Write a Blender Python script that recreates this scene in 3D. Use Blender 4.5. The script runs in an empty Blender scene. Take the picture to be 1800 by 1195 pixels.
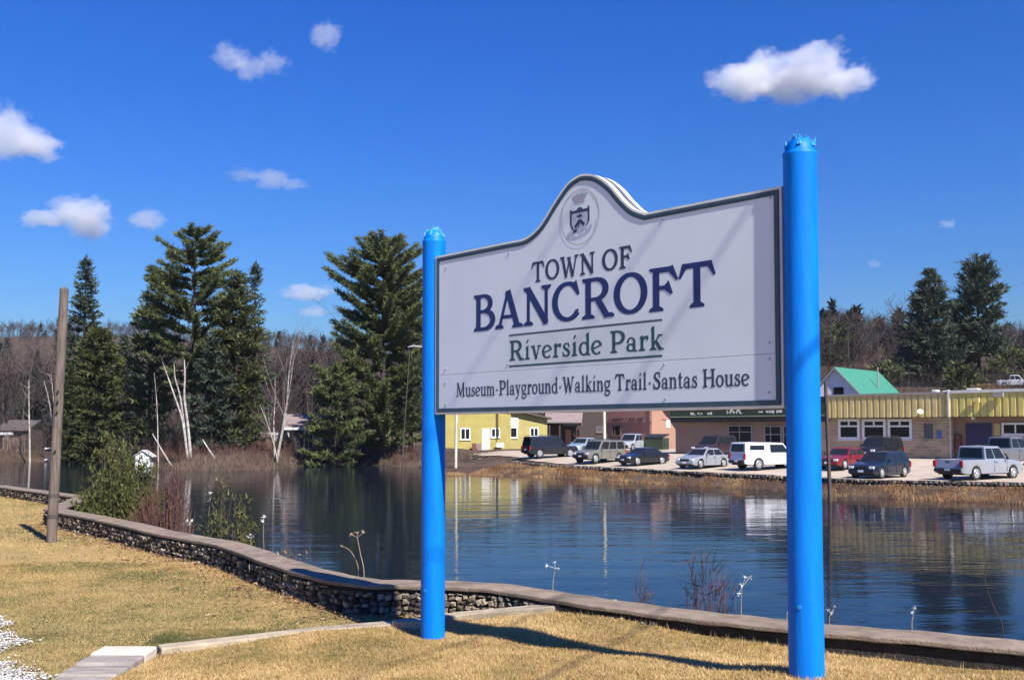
import bpy, math, random
import numpy as np
from mathutils import Vector, Matrix

# ------------------------------------------------------------------ camera, sky, sun
SC = bpy.context.scene
COL = SC.collection
R = math.radians
EYE = 3.6                       # metres above the water
F = 1750.0                      # focal length in pixels of the 1800 px wide frame
PCX, PCY = 900.0, 675.0
PITCH = math.atan(81.0 / F)

cam_d = bpy.data.cameras.new('camera')
cam = bpy.data.objects.new('camera', cam_d)
COL.objects.link(cam)
cam.location = (0, 0, EYE)
cam.rotation_euler = (math.pi / 2 + PITCH, 0, 0)
cam_d.sensor_width = 36
cam_d.lens = 36 * F / 1800
cam_d.shift_y = (PCY - 597.5) / 1800
cam_d.clip_start = 0.1
cam_d.clip_end = 20000
SC.camera = cam

SUN_DIR = Vector((0.564, -0.8255, 0)).normalized()
SUN_EL = R(47)
SUN_VEC = Vector((SUN_DIR.x * math.cos(SUN_EL), SUN_DIR.y * math.cos(SUN_EL), math.sin(SUN_EL)))

world = bpy.data.worlds.new('World')
SC.world = world
world.use_nodes = True
wn, wl = world.node_tree.nodes, world.node_tree.links
wn.clear()
w_out = wn.new('ShaderNodeOutputWorld')
w_bg = wn.new('ShaderNodeBackground')
w_sky = wn.new('ShaderNodeTexSky')
w_sky.sky_type = 'NISHITA'
w_sky.sun_disc = False
w_sky.sun_elevation = SUN_EL
w_sky.sun_rotation = math.atan2(SUN_DIR.x, SUN_DIR.y)
w_sky.altitude = 300
w_sky.air_density = 2.0
w_sky.dust_density = 0.0
w_sky.ozone_density = 10.0
# the camera's saturated rendering of the blue: contrast, saturation and white balance of the whole sky
w_gam = wn.new('ShaderNodeGamma')
w_gam.inputs['Gamma'].default_value = 1.2
w_hsv = wn.new('ShaderNodeHueSaturation')
w_hsv.inputs['Saturation'].default_value = 1.2
w_mul = wn.new('ShaderNodeMix')
w_mul.data_type = 'RGBA'
w_mul.blend_type = 'MULTIPLY'
w_mul.inputs[0].default_value = 1.0
w_mul.inputs[7].default_value = (0.315, 0.51, 0.97, 1)
wl.new(w_sky.outputs[0], w_gam.inputs['Color'])
wl.new(w_gam.outputs[0], w_hsv.inputs['Color'])
wl.new(w_hsv.outputs[0], w_mul.inputs[6])
wl.new(w_mul.outputs[2], w_bg.inputs['Color'])
w_bg.inputs['Strength'].default_value = 0.05
wl.new(w_bg.outputs[0], w_out.inputs['Surface'])

sun_d = bpy.data.lights.new('sun', 'SUN')
sun_d.energy = 4.6
sun_d.angle = R(0.53)
sun_d.color = (1.0, 0.95, 0.87)
sun = bpy.data.objects.new('sun', sun_d)
COL.objects.link(sun)
sun.rotation_euler = SUN_VEC.to_track_quat('Z', 'Y').to_euler()
sun.location = SUN_VEC * 50

SC.view_settings.view_transform = 'Standard'
SC.view_settings.look = 'None'
SC.view_settings.exposure = 1.0
SC.view_settings.gamma = 1
SC.view_settings.use_curve_mapping = False
SC.render.engine = 'CYCLES'
SC.cycles.max_bounces = 8
SC.cycles.volume_bounces = 3
SC.cycles.use_denoising = True
SC.cycles.volume_step_rate = 0.5

# ------------------------------------------------------------------ places
CP, SP = math.cos(PITCH), math.sin(PITCH)


def ray(x, y):
    dx, v = (x - PCX) / F, (PCY - y) / F
    return Vector((dx, CP - v * SP, SP + v * CP))


def at_z(x, y, z):
    d = ray(x, y)
    t = (z - EYE) / d.z
    return Vector((d.x * t, d.y * t, z))


def at_y(x, y, Y):
    d = ray(x, y)
    t = Y / d.y
    return Vector((d.x * t, Y, EYE + d.z * t))


def on_plane(x, y, p0, n):
    d = ray(x, y)
    o = Vector((0, 0, EYE))
    t = (p0 - o).dot(n) / d.dot(n)
    return o + d * t


rng = np.random.default_rng(7)
rnd = random.Random(11)

# ------------------------------------------------------------------ materials
def nodes_of(name):
    m = bpy.data.materials.new(name)
    m.use_nodes = True
    nt = m.node_tree
    b = nt.nodes['Principled BSDF']
    return m, nt, b


def mat(name, col, rough=0.6, var=0.15, scale=6.0, bump=0.0, bscale=40.0, metallic=0.0, spec=0.5, col2=None, detail=6, coat=0.0, stretch=None, obj_var=0.0):
    """plain surface: a base colour, mottled by noise, with fine relief"""
    m, nt, b = nodes_of(name)
    N, L = nt.nodes, nt.links
    tc = N.new('ShaderNodeTexCoord')
    src = tc.outputs['Object']
    if stretch:
        mp = N.new('ShaderNodeMapping')
        mp.inputs['Scale'].default_value = stretch
        L.new(src, mp.inputs['Vector'])
        src = mp.outputs[0]
    no = N.new('ShaderNodeTexNoise')
    no.inputs['Scale'].default_value = scale
    no.inputs['Detail'].default_value = detail
    no.inputs['Roughness'].default_value = 0.6
    L.new(src, no.inputs['Vector'])
    ra = N.new('ShaderNodeValToRGB')
    c2 = col2 if col2 else tuple(max(0, c * (1 - var)) for c in col)
    c1 = col if col2 else tuple(min(1, c * (1 + var)) for c in col)
    ra.color_ramp.elements[0].color = (*c2, 1)
    ra.color_ramp.elements[0].position = 0.35
    ra.color_ramp.elements[1].color = (*c1, 1)
    ra.color_ramp.elements[1].position = 0.65
    L.new(no.outputs[0], ra.inputs[0])
    out = ra.outputs[0]
    if obj_var:
        oi = N.new('ShaderNodeObjectInfo')
        hs = N.new('ShaderNodeHueSaturation')
        mr = N.new('ShaderNodeMapRange')
        mr.inputs['To Min'].default_value = 1 - obj_var
        mr.inputs['To Max'].default_value = 1 + obj_var
        L.new(oi.outputs['Random'], mr.inputs['Value'])
        L.new(mr.outputs[0], hs.inputs['Value'])
        L.new(out, hs.inputs['Color'])
        out = hs.outputs[0]
    L.new(out, b.inputs['Base Color'])
    b.inputs['Roughness'].default_value = rough
    b.inputs['Metallic'].default_value = metallic
    b.inputs['Specular IOR Level'].default_value = spec
    b.inputs['Coat Weight'].default_value = coat
    b.inputs['Coat Roughness'].default_value = 0.06
    if bump:
        n2 = N.new('ShaderNodeTexNoise')
        n2.inputs['Scale'].default_value = bscale
        n2.inputs['Detail'].default_value = 5
        L.new(src, n2.inputs['Vector'])
        bp = N.new('ShaderNodeBump')
        bp.inputs['Strength'].default_value = bump
        bp.inputs['Distance'].default_value = 0.02
        L.new(n2.outputs[0], bp.inputs['Height'])
        L.new(bp.outputs[0], b.inputs['Normal'])
    return m


def mat_attr(name, cols, rough=0.8, spec=0.2, transl=0.0):
    """surface of many small pieces: each piece has its own random 'tone', which picks a colour"""
    m, nt, b = nodes_of(name)
    N, L = nt.nodes, nt.links
    a = N.new('ShaderNodeAttribute')
    a.attribute_name = 'tone'
    ra = N.new('ShaderNodeValToRGB')
    while len(ra.color_ramp.elements) < len(cols):
        ra.color_ramp.elements.new(0.5)
    for i, c in enumerate(cols):
        ra.color_ramp.elements[i].position = i / (len(cols) - 1)
        ra.color_ramp.elements[i].color = (*c, 1)
    L.new(a.outputs['Fac'], ra.inputs[0])
    L.new(ra.outputs[0], b.inputs['Base Color'])
    b.inputs['Roughness'].default_value = rough
    b.inputs['Specular IOR Level'].default_value = spec
    if transl:
        tr = N.new('ShaderNodeBsdfTranslucent')
        L.new(ra.outputs[0], tr.inputs['Color'])
        mx = N.new('ShaderNodeMixShader')
        mx.inputs[0].default_value = transl
        L.new(b.outputs[0], mx.inputs[1])
        L.new(tr.outputs[0], mx.inputs[2])
        L.new(mx.outputs[0], nt.nodes['Material Output'].inputs['Surface'])
    return m


def mat_brick(name, c1, c2, mortar, sx=0.4, sy=0.2, ms=0.02, bump=0.5):
    """masonry courses; 'UV' style coordinates come from the facade mesh (object X along, Z up)"""
    m, nt, b = nodes_of(name)
    N, L = nt.nodes, nt.links
    tc = N.new('ShaderNodeTexCoord')
    mp = N.new('ShaderNodeMapping')
    mp.inputs['Rotation'].default_value = (math.pi / 2, 0, 0)
    L.new(tc.outputs['Object'], mp.inputs['Vector'])
    br = N.new('ShaderNodeTexBrick')
    br.inputs['Color1'].default_value = (*c1, 1)
    br.inputs['Color2'].default_value = (*c2, 1)
    br.inputs['Mortar'].default_value = (*mortar, 1)
    br.inputs['Scale'].default_value = 1.0
    br.inputs['Brick Width'].default_value = sx
    br.inputs['Row Height'].default_value = sy
    br.inputs['Mortar Size'].default_value = ms
    L.new(mp.outputs[0], br.inputs['Vector'])
    no = N.new('ShaderNodeTexNoise')
    no.inputs['Scale'].default_value = 0.9
    L.new(tc.outputs['Object'], no.inputs['Vector'])
    mx = N.new('ShaderNodeMix')
    mx.data_type = 'RGBA'
    mx.blend_type = 'MULTIPLY'
    mx.inputs[0].default_value = 0.35
    L.new(br.outputs['Color'], mx.inputs[6])
    L.new(no.outputs['Color'], mx.inputs[7])
    L.new(mx.outputs[2], b.inputs['Base Color'])
    b.inputs['Roughness'].default_value = 0.85
    bp = N.new('ShaderNodeBump')
    bp.inputs['Strength'].default_value = bump
    bp.inputs['Distance'].default_value = 0.02
    bp.invert = True
    L.new(br.outputs['Fac'], bp.inputs['Height'])
    L.new(bp.outputs[0], b.inputs['Normal'])
    return m


def mat_glass(name, col=(0.02, 0.025, 0.03), rough=0.05):
    m, nt, b = nodes_of(name)
    b.inputs['Base Color'].default_value = (*col, 1)
    b.inputs['Roughness'].default_value = rough
    b.inputs['Specular IOR Level'].default_value = 0.28
    return m


# ------------------------------------------------------------------ mesh helpers
class MB:
    """collects shapes; build() links them as one mesh object"""

    def __init__(s):
        s.v, s.f, s.sm = [], [], []

    def add(s, vs, fs, smooth=False):
        o = len(s.v)
        s.v.extend([tuple(p) for p in vs])
        s.f.extend([tuple(i + o for i in f) for f in fs])
        s.sm.extend([smooth] * len(fs))

    def box(s, c, size, rot=None):
        x, y, z = (k / 2 for k in size)
        vs = [Vector((a * x, b * y, d * z)) for d in (-1, 1) for b in (-1, 1) for a in (-1, 1)]
        if rot is not None:
            vs = [rot @ v for v in vs]
        c = Vector(c)
        s.add([v + c for v in vs], [(0, 2, 3, 1), (4, 5, 7, 6), (0, 1, 5, 4), (2, 6, 7, 3), (0, 4, 6, 2), (1, 3, 7, 5)])

    def lohi(s, lo, hi):
        s.box([(a + b) / 2 for a, b in zip(lo, hi)], [b - a for a, b in zip(lo, hi)])

    def tube(s, pts, rad, n=8, cap=True, smooth=True):
        pts = [Vector(p) for p in pts]
        if not hasattr(rad, '__len__'):
            rad = [rad] * len(pts)
        rings = []
        up = Vector((0, 0, 1))
        for i, p in enumerate(pts):
            d = (pts[min(i + 1, len(pts) - 1)] - pts[max(i - 1, 0)])
            d = d.normalized() if d.length > 1e-9 else up
            a = d.cross(Vector((1, 0, 0)) if abs(d.x) < 0.9 else Vector((0, 1, 0))).normalized()
            b = d.cross(a)
            rings.append([p + (a * math.cos(2 * math.pi * k / n) + b * math.sin(2 * math.pi * k / n)) * rad[i] for k in range(n)])
        vs = [v for r in rings for v in r]
        fs = []
        for i in range(len(pts) - 1):
            for k in range(n):
                k2 = (k + 1) % n
                fs.append((i * n + k, i * n + k2, (i + 1) * n + k2, (i + 1) * n + k))
        s.add(vs, fs, smooth)
        if cap:
            s.add(rings[0], [tuple(range(n))[::-1]])
            s.add(rings[-1], [tuple(range(n))])

    def prism(s, poly, off):
        """polygon (list of 3D points) pushed along the vector off"""
        n = len(poly)
        off = Vector(off)
        vs = [Vector(p) for p in poly] + [Vector(p) + off for p in poly]
        fs = [tuple(range(n))[::-1], tuple(range(n, 2 * n))] + [(i, (i + 1) % n, n + (i + 1) % n, n + i) for i in range(n)]
        s.add(vs, fs)

    def build(s, name, m, parent=None, bevel=0.0, loc=None):
        me = bpy.data.meshes.new(name)
        me.from_pydata(s.v, [], s.f)
        me.polygons.foreach_set('use_smooth', s.sm)
        me.materials.append(m)
        return link(name, me, parent, bevel, loc)


def link(name, me, parent=None, bevel=0.0, loc=None):
    o = bpy.data.objects.new(name, me)
    COL.objects.link(o)
    if parent is not None:
        o.parent = parent
    if loc is not None:
        o.location = loc
    if bevel:
        b = o.modifiers.new('bevel', 'BEVEL')
        b.width = bevel
        b.segments = 2
        b.limit_method = 'ANGLE'
        b.angle_limit = R(40)
    return o


def np_mesh(name, V, Tr, m, tone=None, parent=None, smooth=False):
    """V (n,3), Tr (k,3) -> one mesh object; tone: per vertex value"""
    V = np.ascontiguousarray(V, np.float32)
    Tr = np.ascontiguousarray(Tr, np.int32)
    me = bpy.data.meshes.new(name)
    me.vertices.add(len(V))
    me.vertices.foreach_set('co', V.ravel())
    k, w = Tr.shape
    me.loops.add(k * w)
    me.loops.foreach_set('vertex_index', Tr.ravel())
    me.polygons.add(k)
    me.polygons.foreach_set('loop_start', np.arange(0, k * w, w, dtype=np.int32))
    me.polygons.foreach_set('loop_total', np.full(k, w, np.int32))
    me.polygons.foreach_set('use_smooth', np.full(k, smooth, bool))
    me.update(calc_edges=True)
    if tone is not None:
        at = me.attributes.new('tone', 'FLOAT', 'POINT')
        at.data.foreach_set('value', np.ascontiguousarray(tone, np.float32))
    me.materials.append(m)
    return link(name, me, parent)


def empty(name, loc=(0, 0, 0), rz=0.0):
    o = bpy.data.objects.new(name, None)
    COL.objects.link(o)
    o.location = loc
    o.rotation_euler = (0, 0, rz)
    o.empty_display_size = 0.2
    return o


def tag(o, label=None, cat=None, group=None, kind=None):
    if label:
        o['label'] = label
    if cat:
        o['category'] = cat
    if group:
        o['group'] = group
    if kind:
        o['kind'] = kind
    return o


def catmull(pts, n=8):
    P = [np.array(p, float) for p in pts]
    out = []
    for i in range(len(P) - 1):
        p0, p1, p2, p3 = P[max(i - 1, 0)], P[i], P[i + 1], P[min(i + 2, len(P) - 1)]
        for k in range(n):
            t = k / n
            out.append(0.5 * (2 * p1 + (p2 - p0) * t + (2 * p0 - 5 * p1 + 4 * p2 - p3) * t * t + (3 * p1 - p0 - 3 * p2 + p3) * t ** 3))
    out.append(P[-1])
    return out


def sstep(a, b, x):
    t = np.clip((np.asarray(x, float) - a) / (b - a), 0, 1)
    return t * t * (3 - 2 * t)


def poly_dist(X, Y, pl):
    """distance of points to a polyline, vectorised"""
    best = np.full(np.shape(X), 1e18)
    for (ax, ay), (bx, by) in zip(pl[:-1], pl[1:]):
        dx, dy = bx - ax, by - ay
        t = np.clip(((X - ax) * dx + (Y - ay) * dy) / (dx * dx + dy * dy + 1e-12), 0, 1)
        best = np.minimum(best, (X - ax - t * dx) ** 2 + (Y - ay - t * dy) ** 2)
    return np.sqrt(best)


def inside(X, Y, poly):
    r = np.zeros(np.shape(X), bool)
    n = len(poly)
    for i in range(n):
        ax, ay = poly[i]
        bx, by = poly[(i + 1) % n]
        c = ((ay > Y) != (by > Y)) & (X < (bx - ax) * (Y - ay) / (by - ay + 1e-12) + ax)
        r ^= c
    return r


def vnoise(X, Y, s, seed=0):
    """smooth value noise in the plane, 0..1"""
    r = np.random.default_rng(seed).random((64, 64))
    x, y = np.asarray(X) / s + 1000, np.asarray(Y) / s + 1000
    i, j = np.floor(x).astype(int), np.floor(y).astype(int)
    u, v = x - i, y - j
    u, v = u * u * (3 - 2 * u), v * v * (3 - 2 * v)
    g = lambda a, b: r[a % 64, b % 64]
    return (g(i, j) * (1 - u) + g(i + 1, j) * u) * (1 - v) + (g(i, j + 1) * (1 - u) + g(i + 1, j + 1) * u) * v


# ------------------------------------------------------------------ shared materials
M = {}
M['concrete'] = mat('concrete', (0.36, 0.295, 0.205), 0.9, 0.22, 5, 0.5, 60)
M['coping'] = mat('coping_concrete', (0.20, 0.152, 0.108), 0.9, 0.28, 4, 0.6, 50)
M['mortar'] = mat('dark_mortar', (0.03, 0.026, 0.022), 0.95, 0.4, 9, 0.8, 40)
M['stone'] = mat('field_stone', (0.25, 0.20, 0.14), 0.85, 0.35, 14, 0.6, 50, obj_var=0.9)
M['blue'] = mat('blue_paint', (0.0, 0.19, 0.70), 0.5, 0.1, 5, 0.10, 30, spec=.22, stretch=(2.5, 2.5, .35), col2=(0.0, 0.15, 0.60))
M['blue_dark'] = mat('faded_blue_paint', (0.03, 0.36, 0.62), 0.5, 0.35, 30, 0.5, 60, col2=(.0, .14, .5))
M['board'] = mat('white_board', (0.70, 0.77, 0.825), 0.55, 0.035, 1.2)
M['frame'] = mat('slate_blue_trim', (0.045, 0.085, 0.12), 0.5, 0.12, 8, 0.1, 60)
M['cream'] = mat('cream_trim', (0.74, 0.72, 0.66), 0.6, 0.08, 6, 0.1, 50)
M['navy'] = mat('navy_lettering', (0.012, 0.03, 0.14), 0.5, 0.1, 8)
M['navy_grey'] = mat('dark_slate_lettering', (0.03, 0.05, 0.09), 0.5, 0.2, 8)
M['green_ink'] = mat('green_lettering', (0.025, 0.085, 0.085), 0.5, 0.12, 8)
M['grey_ink'] = mat('grey_green_rule', (0.06, 0.09, 0.11), 0.5, 0.1, 8)
M['faint_ink'] = mat('faded_grey_ink', (0.40, 0.40, 0.47), 0.6, 0.08, 12)
M['tint'] = mat('pale_green_tint', (0.62, 0.70, 0.72), 0.55, 0.04, 4)
M['screw'] = mat('screw_metal', (0.35, 0.36, 0.4), 0.4, 0.1, 20, metallic=0.6)
M['bark'] = mat('bark', (0.045, 0.034, 0.027), 0.95, 0.35, 5, 0.8, 12)
M['bare_bark'] = mat('grey_bark', (0.075, 0.055, 0.05), 0.95, 0.3, 3)
M['birch'] = mat('birch_bark', (0.36, 0.32, 0.28), 0.8, 0.45, 2.2, 0.3, 12)
M['pole_wood'] = mat('weathered_pole_wood', (0.185, 0.145, 0.115), 0.9, 0.3, 3, 1.0, 5, stretch=(9, 9, 0.7), col2=(.075, .056, .044))
M['pole_pale'] = mat('pale_pole', (0.55, 0.50, 0.42), 0.85, 0.15, 2)
M['pole_dark'] = mat('dark_brown_pole', (0.075, 0.055, 0.05), 0.85, 0.25, 2)
M['tyre'] = mat('tyre_rubber', (0.015, 0.015, 0.016), 0.8, 0.2, 20)
M['rim'] = mat('alloy_rim', (0.6, 0.6, 0.62), 0.3, 0.1, 20, metallic=0.7)
M['glass'] = mat_glass('dark_glass', (.012, .014, .016), .12)
M['car_glass'] = mat_glass('car_glass', (0.015, 0.018, 0.022), 0.04)
M['red_lamp'] = mat('red_lamp', (0.45, 0.015, 0.02), 0.2, 0.1, 20)
M['clear_lamp'] = mat('clear_lamp', (0.75, 0.76, 0.78), 0.12, 0.05, 20)
M['black_trim'] = mat('black_trim', (0.02, 0.02, 0.022), 0.55, 0.2, 20)
M['white_paint'] = mat('white_paint', (0.78, 0.77, 0.74), 0.6, 0.05, 4, 0.1, 30)
M['paper'] = mat('white_paper', (0.85, 0.84, 0.82), 0.7, 0.03, 10)
M['plate'] = mat('number_plate', (0.75, 0.76, 0.78), 0.5, 0.1, 30)
# ------------------------------------------------------------------ near lawn
WALL = [(-70, 40), (-40, 36), (-16.2, 31.6), (-11.3, 26.4), (-10.24, 22.35), (-7.85, 19.6), (-5.86, 17.1), (-4.46, 15.6), (-3.28, 13.7), (-2.41, 12.4),
        (-1.73, 11.64), (-1.06, 11.55), (-.26, 11.3), (.37, 10.8), (.93, 10.2), (1.66, 9.66), (2.2, 9.27), (2.8, 8.93), (3.44, 8.6), (4.2, 8.19), (6.2, 7.2), (9.5, 5.2), (30, -8)]
WALL_TOP = 1.85
LAWN_POLY = WALL + [(30, -40), (-70, -40)]
# upper lawn edge (the kerb), from the concrete block to the wall
KERB = [tuple(at_z(280, 1143, 1.56).xy), tuple(at_z(420, 1127, 1.565).xy), tuple(at_z(560, 1111, 1.57).xy), tuple(at_z(700, 1099, 1.58).xy), tuple(at_z(790, 1087, 1.61).xy),
        tuple(at_z(880, 1078, 1.67).xy), tuple(at_z(980, 1069, 1.74).xy), tuple(at_z(1085, 1061, 1.80).xy)]
KERB_Z = [1.565, 1.57, 1.575, 1.585, 1.62, 1.68, 1.75, 1.80]
BLOCK_N = at_z(235, 1143, 1.57).xy
kx0, ky0 = KERB[0]
UPPER = KERB + [(.93, 10.3), (1.66, 9.76), (2.8, 9.0), (4.2, 8.3), (9.5, 5.4), (30, -8), (30, -40), (kx0 + 0.6, -40), (kx0 + 0.3, 0), (kx0, ky0 - 1.5)]
CTRL = np.array([(2.0, 6.84, 1.95), (-.775, 9.83, 1.57), (.93, 9.9, 1.77), (2.0, 9.15, 1.69), (4.3, 7.9, 1.68), (2.9, 8.6, 1.65), (3.5, 8.25, 1.64), (3.4, 6.6, 1.93), (1.0, 7.5, 1.83), (0, 8.2, 1.72),
                 (-3.3, 9.2, 1.54), (-2, 8, 1.6), (0, 5, 1.86), (6, 5, 1.95), (3, 3, 2.0), (-3, 6, 1.62), (6, 7, 1.78), (0, 0, 1.95), (-3, 0, 1.8), (8, 0, 2.0), (0, 9.2, 1.62), (.5, 9.6, 1.69)])


def upper_z(X, Y):
    w = np.zeros(np.shape(X))
    z = np.zeros(np.shape(X))
    for cx, cy, cz in CTRL:
        k = 1 / ((X - cx) ** 2 + (Y - cy) ** 2 + 0.12) ** 1.5
        w += k
        z += k * cz
    return z / w


def lower_z(X, Y):
    return 1.47 + 0.05 * vnoise(X, Y, 4, 3) + 0.08 * sstep(22, 32, Y) - 0.02 * sstep(-3, 0, X)


def lawn_z(X, Y, bank=True):
    X, Y = np.asarray(X, float), np.asarray(Y, float)
    up = inside(X, Y, UPPER)
    z = np.where(up, upper_z(X, Y), lower_z(X, Y)) + 0.012 * (vnoise(X, Y, 0.5, 5) - .5)
    if bank:
        out = ~inside(X, Y, LAWN_POLY)
        d = poly_dist(X, Y, WALL)
        z = np.where(out, np.maximum(0.95 - 0.42 * np.maximum(d - 0.1, 0), -1.2), z)
    return z


def lz(x, y):
    return float(lawn_z(np.array([x]), np.array([y]))[0])


def lawn_material():
    m, nt, b = nodes_of('dry_lawn')
    N, L = nt.nodes, nt.links
    tc = N.new('ShaderNodeTexCoord')
    prev = None
    for sc, c0, c1, lo, hi in ((0.55, (0.24, 0.195, 0.085), (0.42, 0.285, 0.125), .35, .65), (14, (0.20, 0.15, 0.05), (0.47, 0.32, 0.13), .3, .7)):
        no = N.new('ShaderNodeTexNoise')
        no.inputs['Scale'].default_value = sc
        no.inputs['Detail'].default_value = 8
        L.new(tc.outputs['Object'], no.inputs['Vector'])
        ra = N.new('ShaderNodeValToRGB')
        ra.color_ramp.elements[0].position, ra.color_ramp.elements[1].position = lo, hi
        ra.color_ramp.elements[0].color, ra.color_ramp.elements[1].color = (*c0, 1), (*c1, 1)
        L.new(no.outputs[0], ra.inputs[0])
        if prev is None:
            prev = ra.outputs[0]
        else:
            mx = N.new('ShaderNodeMix')
            mx.data_type = 'RGBA'
            mx.inputs[0].default_value = .5
            L.new(prev, mx.inputs[6])
            L.new(ra.outputs[0], mx.inputs[7])
            prev = mx.outputs[2]
    L.new(prev, b.inputs['Base Color'])
    b.inputs['Roughness'].default_value = 1
    b.inputs['Specular IOR Level'].default_value = .1
    n2 = N.new('ShaderNodeTexNoise')
    n2.inputs['Scale'].default_value = 45
    L.new(tc.outputs['Object'], n2.inputs['Vector'])
    bp = N.new('ShaderNodeBump')
    bp.inputs['Strength'].default_value = .7
    bp.inputs['Distance'].default_value = .03
    L.new(n2.outputs[0], bp.inputs['Height'])
    L.new(bp.outputs[0], b.inputs['Normal'])
    return m


xs = np.concatenate([np.arange(-70, -17, 2.5), np.arange(-17, -8, .4), np.arange(-8, 6, .12), np.arange(6, 31, 1.0)])
ys = np.concatenate([np.arange(-40, 3, 2.0), np.arange(3, 16, .12), np.arange(16, 34, .35), np.arange(34, 46, 1.0)])
GX, GY = np.meshgrid(xs, ys)
GZ = lawn_z(GX, GY)
nx, ny = len(xs), len(ys)
idx = np.arange(nx * ny).reshape(ny, nx)
quads = np.stack([idx[:-1, :-1], idx[:-1, 1:], idx[1:, 1:], idx[1:, :-1]], -1).reshape(-1, 4)
lawn = np_mesh('lawn', np.stack([GX, GY, GZ], -1).reshape(-1, 3), quads, lawn_material(), smooth=True)
tag(lawn, kind='structure')

# ------------------------------------------------------------------ far shore, hills
SHORE_PX = [(2300, 905), (1960, 893), (1800, 886), (1640, 880), (1460, 870), (1390, 863), (1200, 853), (1090, 846), (1000, 841), (880, 836), (822, 835), (790, 836), (740, 822), (660, 818), (600, 817), (540, 819),
            (500, 822), (450, 827), (400, 828), (300, 826), (255, 820), (200, 812), (100, 809), (0, 813), (-150, 815), (-500, 815)]
SHORE = [tuple(at_z(x, y, 0).xy) for x, y in SHORE_PX]
SHORE = [(900, -160), (90, 14)] + SHORE + [(-300, 100), (-900, 60)]
LAND = SHORE + [(-900, 6000), (900, 6000)]


RW_PX = [(780, 799), (812, 803), (838, 806), (880, 808), (930, 813), (1000, 818), (1100, 823), (1200, 828.5), (1300, 833), (1390, 837), (1470, 841), (1560, 844), (1680, 846), (1800, 848), (1900, 852), (2150, 862)]
RW = [tuple(at_z(x, y, .80).xy) for x, y in RW_PX]
BEYOND = RW + [(900, RW[-1][1]), (900, 6000), (RW[0][0] - 6, 6000), (RW[0][0] - 4, RW[0][1] + 6)]


def lot_s(X, Y):
    return (X + Y - 77) / 1.41421


def hill_z(X, Y):
    az = X / np.maximum(Y, 1)
    rt = sstep(.17, .30, az)
    left = 62 * sstep(190, 620, Y) * (0.80 + .14 * sstep(-.15, -.5, az) + .2 * (vnoise(X, Y, 160, 9) - .5)) + 60 * sstep(650, 1500, Y) * .5
    right = 9.5 * sstep(118, 168, Y) + 15 * sstep(170, 270, Y) + 40 * sstep(300, 800, Y) + 4 * (vnoise(X, Y, 40, 4) - .5) * sstep(150, 230, Y)
    return left * (1 - rt) + right * rt


def far_z(X, Y):
    X, Y = np.asarray(X, float), np.asarray(Y, float)
    land = inside(X, Y, LAND)
    d = poly_dist(X, Y, SHORE)
    s = lot_s(X, Y)
    bank = 1.0 * sstep(0, 3.0, d) + .12 * (vnoise(X, Y, 1.2, 6) - .5) * sstep(0, .8, d) * (1 - sstep(2.5, 3.5, d))
    dw = poly_dist(X, Y, RW)
    rside = sstep(-7, -4, X)
    bey = inside(X, Y, BEYOND)
    strip = np.where(bey, .48 + .24 * sstep(.0, .35, dw), .48 * sstep(0, .8, d / (d + dw + .01)) + .1 * (vnoise(X, Y, 1.2, 6) - .5) * sstep(0, .8, d))
    bank = bank * (1 - rside) + strip * rside
    top = 1.5 * sstep(4, 20, d) * sstep(-52, -42, X) * (1 - sstep(-15, -9, X)) + 0.58 * sstep(4, 18, s) * sstep(-8, 0, X) + 0.5 * sstep(4, 20, d) * (1 - sstep(-10, 0, X))
    return np.where(land, bank + top + hill_z(X, Y), -1.2 * sstep(0, 2, d) - .02)


def fz(x, y):
    return float(far_z(np.array([x]), np.array([y]))[0])


xs = np.concatenate([np.arange(-900, -130, 30), np.arange(-130, -40, 3), np.arange(-40, 60, .7), np.arange(60, 130, 3), np.arange(130, 930, 30)])
ys = np.concatenate([np.arange(38, 125, .7), np.arange(125, 300, 4), np.arange(300, 1000, 20), np.arange(1000, 1601, 100)])
GX, GY = np.meshgrid(xs, ys)
GZ = far_z(GX, GY)
nx, ny = len(xs), len(ys)
idx = np.arange(nx * ny).reshape(ny, nx)
quads = np.stack([idx[:-1, :-1], idx[:-1, 1:], idx[1:, 1:], idx[1:, :-1]], -1).reshape(-1, 4)
M['leaf_litter'] = mat('brown_forest_floor', (0.075, 0.052, 0.038), 1, 0.35, 0.35, 0.8, 3, spec=.1)
far = np_mesh('far_shore', np.stack([GX, GY, GZ], -1).reshape(-1, 3), quads, M['leaf_litter'], smooth=True)
tag(far, kind='structure')

# gravel car park, draped on the far shore
M['lot'] = mat('pale_gravel', (0.39, 0.32, 0.25), .95, .14, 0.5, .5, 6, spec=.2)
S, T = np.meshgrid(np.arange(-6, 50, .7), np.arange(-36, 78, .7))
lx = 38.5 + S * .7071 + (-T) * .7071 + 0
ly = 38.5 + S * .7071 + T * .7071
lzv = far_z(lx, ly) + .07
lot_ok = (inside(lx, ly, BEYOND) & (poly_dist(lx, ly, RW) > .25) & (lx > -9 + .6 * np.sin(ly)) & (ly < 123)).ravel()
n1, n2 = S.shape
idx = np.arange(n1 * n2).reshape(n1, n2)
quads = np.stack([idx[:-1, :-1], idx[1:, :-1], idx[1:, 1:], idx[:-1, 1:]], -1).reshape(-1, 4)
quads = quads[lot_ok[quads].all(1)]
lot = np_mesh('parking_lot', np.stack([lx, ly, lzv], -1).reshape(-1, 3), quads, M['lot'], smooth=True)
tag(lot, kind='structure')


def lotz(x, y):
    return fz(x, y) + .075


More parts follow.
